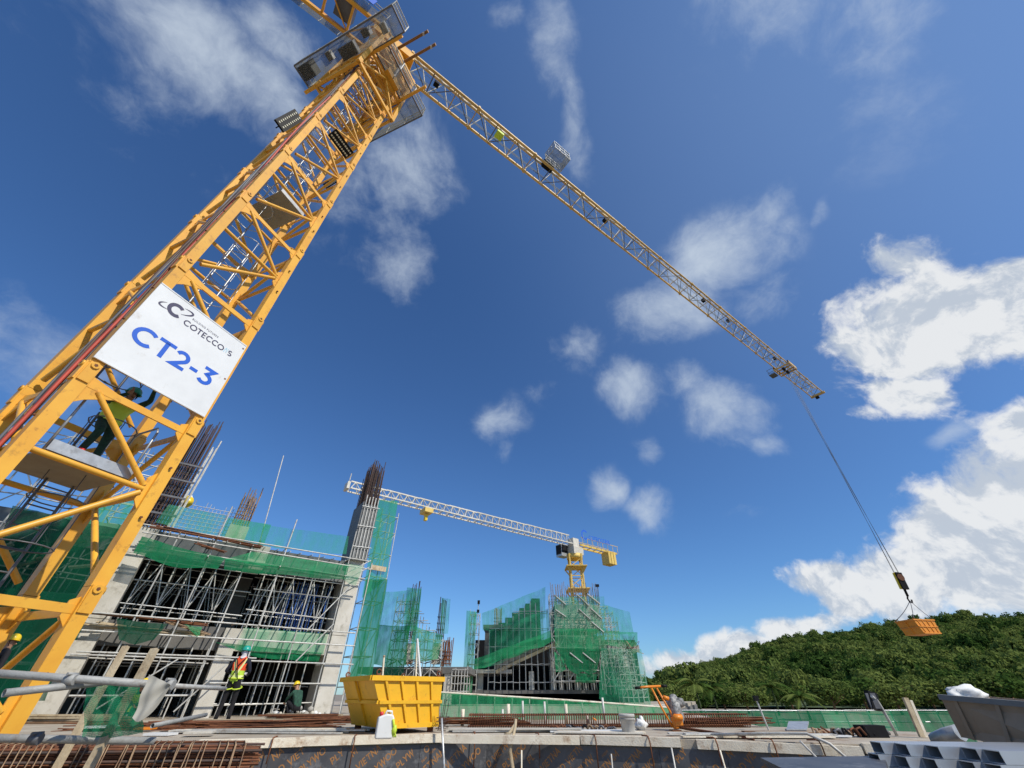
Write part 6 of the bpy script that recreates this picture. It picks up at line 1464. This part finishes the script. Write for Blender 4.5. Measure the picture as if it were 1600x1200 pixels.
# ================================================================== PEOPLE
def vest_mat():
    m = bpy.data.materials.new('vest_print'); m.use_nodes = True; t = m.node_tree; b = t.nodes['Principled BSDF']; b.inputs['Roughness'].default_value = .75
    at = N('ShaderNodeAttribute', t, attribute_name='loc'); sp = N('ShaderNodeSeparateXYZ', t); LK(at.outputs['Vector'], sp.inputs[0], t)
    def mth(op, a, c):
        n = N('ShaderNodeMath', t, operation=op)
        for i, q in enumerate((a, c)):
            if q is None: continue
            if isinstance(q, (int, float)): n.inputs[i].default_value = q
            else: LK(q, n.inputs[i], t)
        return n.outputs[0]
    low = mth('LESS_THAN', sp.outputs['Z'], 1.17)
    ax = mth('ABSOLUTE', sp.outputs['X'], None)
    dg = mth('ABSOLUTE', mth('SUBTRACT', ax, mth('MULTIPLY', mth('SUBTRACT', sp.outputs['Z'], 1.06), .42)), None)
    band = mth('LESS_THAN', dg, .028)
    b2 = mth('LESS_THAN', mth('ABSOLUTE', mth('SUBTRACT', sp.outputs['Z'], 1.03), None), .03)
    anyb = mth('MAXIMUM', band, b2)
    c1 = N('ShaderNodeMix', t, data_type='RGBA'); c1.inputs['A'].default_value = (.80, .085, .02, 1); c1.inputs['B'].default_value = (.50, .72, .06, 1); LK(low, c1.inputs['Factor'], t)
    c2_ = N('ShaderNodeMix', t, data_type='RGBA'); LK(c1.outputs['Result'], c2_.inputs['A'], t); c2_.inputs['B'].default_value = (.80, .84, .35, 1); LK(anyb, c2_.inputs['Factor'], t)
    LK(c2_.outputs['Result'], b.inputs['Base Color'], t); MT['vest_print'] = m
vest_mat()

def person(label, base, yaw, J, mats, helmet, vest=None, group=None, scale=1.0, harness=False):
    """J: joint name -> local point (x right, y forward, z up). mats: skin, top, trousers, shoe"""
    R = Matrix.Rotation(yaw, 3, 'Z'); base = V(base)
    def T(p): return base + R @ (V(p) * scale)
    th = thing('person', label, 'person', base, group)
    chain = [('pelvis', 'spine'), ('spine', 'chest'), ('chest', 'neck'), ('neck', 'head'), ('head', 'crown')]
    for s in 'lr': chain += [('chest', s + 'sho'), (s + 'sho', s + 'elb'), (s + 'elb', s + 'wri'), (s + 'wri', s + 'palm'), ('pelvis', s + 'hip'), (s + 'hip', s + 'kne'), (s + 'kne', s + 'ank'), (s + 'ank', s + 'toe')]
    RAD = dict(pelvis=(.155, .12), spine=(.145, .11), chest=(.17, .125), neck=(.055, .058), head=(.078, .095), crown=(.06, .075), sho=(.072, .07), elb=(.05, .05), wri=(.033, .03), palm=(.042, .022), hip=(.095, .098), kne=(.068, .068), ank=(.05, .055), toe=(.042, .035))
    CAT = dict(head=0, crown=0, neck=0, palm=0, toe=3, ank=2, kne=2, hip=2, wri=1, elb=1, sho=1, chest=1, spine=1, pelvis=2)
    key = lambda k: k if k in RAD else k[1:]
    names = list(dict.fromkeys(n for e in chain for n in e)); idx = {n: i for i, n in enumerate(names)}
    me = bpy.data.meshes.new('tmp'); me.from_pydata([V(J[n]) for n in names], [(idx[a], idx[b]) for a, b in chain], [])
    ob = bpy.data.objects.new('tmp', me); COL.objects.link(ob)
    ob.modifiers.new('s', 'SKIN'); sv = me.skin_vertices[0].data
    for n in names: sv[idx[n]].radius = RAD[key(n)]; sv[idx[n]].use_root = (n == 'pelvis')
    ss = ob.modifiers.new('u', 'SUBSURF'); ss.levels = 2
    bpy.context.view_layer.update()
    ev = ob.evaluated_get(bpy.context.evaluated_depsgraph_get()); em = bpy.data.meshes.new_from_object(ev)
    vs = [V(v.co) for v in em.vertices]; fs = [list(p.vertices) for p in em.polygons]
    bpy.data.objects.remove(ob); bpy.data.meshes.remove(me); bpy.data.meshes.remove(em)
    def nearest(p):
        best = None
        for a_, b_ in chain:
            A, B = V(J[a_]), V(J[b_]); d_ = B - A; t = max(0, min(1, (p - A).dot(d_) / max(1e-9, d_.length_squared)))
            dist = (A + d_ * t - p).length - (RAD[key(a_)][0] * (1 - t) + RAD[key(b_)][0] * t) * .6
            if best is None or dist < best[0]: best = (dist, a_, b_, t)
        return best
    b = MB(); b.v = [T(p) for p in vs]; b.f = fs; b.sm = [True] * len(fs); b.m = []
    vf = []; vmap = {}
    for f in fs:
        c = sum((vs[i] for i in f), V((0, 0, 0))) / len(f); _, a_, b_, t = nearest(c); kb = key(b_)
        ci = CAT[kb]
        if kb == 'neck': ci = 1 if t < .75 else 0
        if kb == 'ank': ci = 2 if t < .86 else 3
        if kb in ('spine',) and t < .1: ci = 2
        b.m.append(ci)
        if kb in ('spine', 'chest', 'sho') and not (kb == 'sho' and t > .75) and c.z > J['pelvis'][2] - .02 or (kb == 'neck' and t < .45): vf.append(f)
    # fingers, nose, ears on the same body mesh
    for s in 'lr':
        w, p = V(J[s + 'wri']), V(J[s + 'palm']); d_ = (p - w).normalized(); x, y, _ = frame(d_)
        for k, (o_, L) in enumerate(((-.03, .068), (-.01, .08), (.012, .075), (.032, .058))):
            q = p + x * o_; b.mi = 0
            b.path([T(q - d_ * .01), T(q + d_ * L * .5 + y * .008), T(q + d_ * L * .8 + y * .03)], [.0095 * scale, .009 * scale, .0075 * scale], 5)
        q = w.lerp(p, .45); sd = 1 if s == 'r' else -1
        b.path([T(q + x * .03), T(q + x * .065 + d_ * .03), T(q + x * .06 + d_ * .062 + y * .015)], [.012 * scale, .011 * scale, .008 * scale], 5)
    hd = V(J['head']); up_ = (V(J['crown']) - V(J['neck'])).normalized(); fw = V(J.get('face', (0, 1, 0))); fw = (fw - up_ * fw.dot(up_)).normalized(); rt = fw.cross(up_)
    b.path([T(hd + fw * .085 + up_ * .01), T(hd + fw * .118 - up_ * .018), T(hd + fw * .09 - up_ * .03)], [.008, .014, .01], 6)
    for s in (-1, 1): b.path([T(hd + rt * s * .078 + up_ * .02), T(hd + rt * s * .092 + up_ * .005 - fw * .012), T(hd + rt * s * .08 - up_ * .025)], [.012, .016, .01], 6)
    b.build('body', mats, th)
    # eyes and mouth as small features
    ey = MB()
    for s in (-1, 1): ey.box(T(hd + fw * .088 + rt * s * .03 + up_ * .015), (.02, .012, .01), (R @ rt, R @ fw, R @ up_))
    ey.box(T(hd + fw * .09 - up_ * .052), (.04, .012, .008), (R @ rt, R @ fw, R @ up_)); ey.build('face_features', 'black_matt', th)
    # helmet: dome, brim, chin strap
    hc = hd + up_ * .055
    ax = (R @ rt, R @ fw, R @ up_)
    MB().lathe(T(hc), [(.118 * scale, -.012), (.122 * scale, 0), (.12 * scale, .03), (.108 * scale, .07), (.08 * scale, .105), (.04 * scale, .125), (.001, .13)], 18, ax).build('helmet', helmet, th)
    br = MB(); br.add([T(hc + (rt * math.sin(rad(a_)) + fw * math.cos(rad(a_))) * r_ + up_ * z_) for r_, z_ in ((.112, .004), (.15 if False else .142, -.008)) for a_ in range(0, 360, 20)], [(i, (i + 1) % 18, 18 + (i + 1) % 18, 18 + i) for i in range(18)], True); br.build('helmet_brim', helmet, th)
    MB().path([T(hd + rt * .085 + up_ * .05), T(hd + rt * .075 - up_ * .06 + fw * .03), T(hd - up_ * .095 + fw * .05), T(hd - rt * .075 - up_ * .06 + fw * .03), T(hd - rt * .085 + up_ * .05)], .006, 4).build('chin_strap', 'black', th)
    if vest:
        used = sorted({i for f in vf for i in f}); mp = {i: k for k, i in enumerate(used)}
        nrm = {i: V((0, 0, 0)) for i in used}
        for f in vf:
            n = (vs[f[1]] - vs[f[0]]).cross(vs[f[2]] - vs[f[0]])
            for i in f: nrm[i] += n
        v2 = [vs[i] + nrm[i].normalized() * .018 for i in used]
        vb = MB(); vb.v = [T(p) for p in v2]; vb.f = [[mp[i] for i in f] for f in vf]; vb.m = [0] * len(vf); vb.sm = [True] * len(vf)
        vo = vb.build('vest', vest, th); at = vo.data.attributes.new('loc', 'FLOAT_VECTOR', 'POINT'); at.data.foreach_set('vector', [c for p in v2 for c in p])
    if harness:
        sp, ch, pe = V(J['spine']), V(J['chest']), V(J['pelvis'])
        for s in (-1, 1):
            MB().path([T(pe + V((s * .1, -.15, .05))), T(sp + V((s * .03, -.155, .05))), T(ch + V((-s * .02, -.165, -.02))), T(ch + V((-s * .12, -.12, .13)))], .014, 5).build('harness_strap', 'black', th)
            hp, kn = V(J[('l' if s < 0 else 'r') + 'hip']), V(J[('l' if s < 0 else 'r') + 'kne']); q = hp.lerp(kn, .3)
            MB().path([T(q + V((.12 * math.cos(a_), .12 * math.sin(a_), .04 * math.sin(a_)))) for a_ in [i * .52 for i in range(13)]], .016, 5).build('harness_loop', 'vest_lime', th)
        MB().path([T(pe + V((.18 * math.cos(a_), .15 * math.sin(a_), .06))) for a_ in [i * .4 for i in range(17)]], .02, 5).build('belt', 'vest_lime', th)
    return th
STAND = dict(pelvis=(0, 0, .93), spine=(0, .0, 1.10), chest=(0, .0, 1.33), neck=(0, .015, 1.49), head=(0, .03, 1.60), crown=(0, .03, 1.69),
             lsho=(-.19, 0, 1.41), lelb=(-.34, -.02, 1.16), lwri=(-.22, .2, 1.12), lpalm=(-.15, .27, 1.15), rsho=(.19, 0, 1.41), relb=(.30, .02, 1.14), rwri=(.2, .22, 1.08), rpalm=(.13, .29, 1.10),
             lhip=(-.1, 0, .90), lkne=(-.13, .03, .50), lank=(-.15, -.02, .09), ltoe=(-.17, .13, .04), rhip=(.1, 0, .90), rkne=(.13, .05, .50), rank=(.16, .02, .09), rtoe=(.18, .17, .04))
wpos = atz(343, 1132, 0)
WJ = dict(STAND); WJ['face'] = (-.5, .9, -.2)
person('worker in teal helmet and orange-red vest standing with back turned on the slab', wpos + UP * .005, rad(8), WJ, ['cloth_white', 'cloth_navy', 'cloth_black', 'black_matt'], 'helmet_teal', 'vest_print', 'construction workers', 1.02, True)
CROUCH = dict(pelvis=(0, -.12, .30), spine=(0, -.08, .48), chest=(0, .06, .68), neck=(0, .14, .82), head=(0, .20, .92), crown=(0, .22, 1.01),
              lsho=(-.18, .06, .75), lelb=(-.24, .25, .55), lwri=(-.12, .45, .45), lpalm=(-.09, .52, .40), rsho=(.18, .06, .75), relb=(.24, .25, .55), rwri=(.12, .45, .42), rpalm=(.09, .52, .37),
              lhip=(-.1, -.12, .28), lkne=(-.16, .30, .50), lank=(-.14, .05, .09), ltoe=(-.16, .19, .04), rhip=(.1, -.12, .28), rkne=(.16, .30, .50), rank=(.14, .05, .09), rtoe=(.16, .19, .04))
CROUCH['face'] = (0, 1, -.4)
cpos = fp(-1.35, 1.3, 0)
person('worker in yellow helmet and dark green jacket crouching by the middle column', cpos, rad(60), CROUCH, ['skin', 'cloth_green', 'cloth_black', 'black_matt'], 'helmet_yellow', None, 'construction workers', .95)
person('crouching worker in yellow helmet seen through the hanging net scrap', fp(-6.1, 1.6, 0), rad(-120), CROUCH, ['skin', 'cloth_green', 'cloth_navy', 'black_matt'], 'helmet_yellow', 'vest_lime', 'construction workers', .95)
hp_ = atz(20, 996, 1.70)
STAND2 = dict(STAND); STAND2['face'] = (.8, .6, -.3); STAND2.update(lelb=(-.28, 0, 1.12), lwri=(-.3, .12, .9), lpalm=(-.3, .16, .83), relb=(.28, 0, 1.12), rwri=(.3, .1, .88), rpalm=(.3, .14, .81))
person('worker in yellow helmet and dark clothes half hidden behind the mast foot', V((hp_.x, hp_.y, 0)), rad(-20), STAND2, ['skin', 'cloth_black', 'cloth_black', 'black_matt'], 'helmet_yellow', None, 'construction workers', 1.0)
CLIMB = dict(STAND); CLIMB.update(lsho=(-.19, .05, 1.43), lelb=(-.24, .26, 1.56), lwri=(-.16, .34, 1.78), lpalm=(-.14, .36, 1.86), relb=(.26, .25, 1.30), rwri=(.16, .36, 1.45), rpalm=(.14, .38, 1.53), rkne=(.14, .32, .66), rank=(.13, .12, .30), rtoe=(.14, .26, .27), face=(0, .8, .5), head=(0, .05, 1.60), crown=(0, .04, 1.69))
qz = Z0 + 1.85
ladr = cp(-.25 if False else .15, -.42, qz)
mcl = atplane(182, 648, cp(0, -.05, 0), cn); cs_, cn_ = (mcl - CC).dot(cd), (mcl - CC).dot(cn)
person('worker in green clothes and lime vest climbing the ladder inside the mast', cp(cs_, -.08, mcl.z - 1.15), math.atan2(cn.x, -cn.y) + math.pi, CLIMB, ['skin', 'cloth_green', 'cloth_green', 'plastic_red'], 'helmet_teal', 'vest_lime', 'construction workers', 1.0)

# ================================================================== PLANTS BEHIND THE RAILING
def palm(label, base, H, n, seed):
    rnd = random.Random(seed); t = thing('palm', label, 'palm', base, 'palms behind the right railing')
    tp = V(base) + V((rnd.uniform(-.3, .3), 0, H)); MB().path([base, lerp(base, tp, .5) + V((.1, 0, 0)), tp], [.12, .09, .07], 7).build('trunk', 'hill_soil', t)
    for i in range(n):
        a_ = 6.283 * i / n + rnd.uniform(-.2, .2); L = rnd.uniform(1.6, 2.4); el = rnd.uniform(.2, 1.2); d_ = V((math.cos(a_), math.sin(a_), 0))
        m = MB(); pts_ = [tp + d_ * L * k * math.cos(el * (1 - k * .8)) + UP * (L * k * math.sin(el) - L * .8 * k * k) for k in [j / 8 for j in range(9)]]
        for j in range(8):
            p, q = pts_[j], pts_[j + 1]; ax = (q - p).normalized(); sd = ax.cross(UP).normalized()
            for s in (-1, 1):
                for w in (0, .5):
                    r_ = lerp(p, q, w); ll = .55 * math.sin(math.pi * min(.95, (j + w + 1) / 9)); e_ = r_ + (sd * s + ax * .6 - UP * .45).normalized() * ll
                    m.add([r_, r_ + ax * .2, e_], [(0, 1, 2)])
        m.path(pts_, .015, 4).build('frond', 'leaf', t)
for i, (px, Y, H) in enumerate(((1092, 46, 2.6), (1118, 52, 2.3), (1212, 60, 2.6), (1258, 50, 1.7))):
    q = aty(px, 1100, Y); palm(('palm right of the rammer behind the railing', 'second palm right of the rammer behind the railing', 'palm behind the thin lamp post', 'small palm left of the black floodlight')[i], V((q.x, Y, GZ)), H, 13, i + 40)
def tree(label, base, H, Wd, seed):
    rnd = random.Random(seed); t = thing('tree', label, 'tree', base, 'trees along the foot of the hill')
    m = MB(); m.path([base, V(base) + UP * H * .35, V(base) + UP * H * .7], [.16, .12, .06], 7)
    for k in range(5): a_ = rnd.uniform(0, 6.28); m.path([V(base) + UP * H * (.25 + .08 * k), V(base) + V((math.cos(a_) * Wd * .35, math.sin(a_) * Wd * .35, H * (.5 + .07 * k)))], [.07, .025], 5)
    m.build('trunk', 'timber_brown', t)
    vs, fs = crown_mesh(seed, 11, 130, .085)
    b = MB(); b.add([V(base) + V((p.x * Wd * .62, p.y * Wd * .62, H * .25 + p.z * H * .55)) for p in vs], fs); b.build('crown', 'leaf', t)
words = ('bushy tree right of the rammer', 'low bushy tree behind the railing left part', 'bushy tree left of the thin lamp post', 'bushy tree right of the thin lamp post', 'wide tree left of the black floodlight', 'tree behind the black floodlight', 'tree behind the leaning post', 'tree left of the white sack', 'tree above the flared trough', 'tree at the right edge above the trough')
for i, (px, Y, H, Wd) in enumerate(((1060, 70, 3.2, 4.2), (1130, 74, 3.4, 4.6), (1165, 66, 3.0, 4.0), (1235, 70, 3.3, 4.4), (1300, 64, 3.4, 4.6), (1350, 68, 3.6, 4.4), (1400, 62, 3.4, 4.4), (1455, 66, 3.8, 4.8), (1530, 62, 4.0, 5.0), (1585, 60, 4.2, 5.0))):
    q = aty(px, 1095, Y); tree(words[i] + ' at the foot of the hill', V((q.x, Y, GZ)), H, Wd, 100 + i)
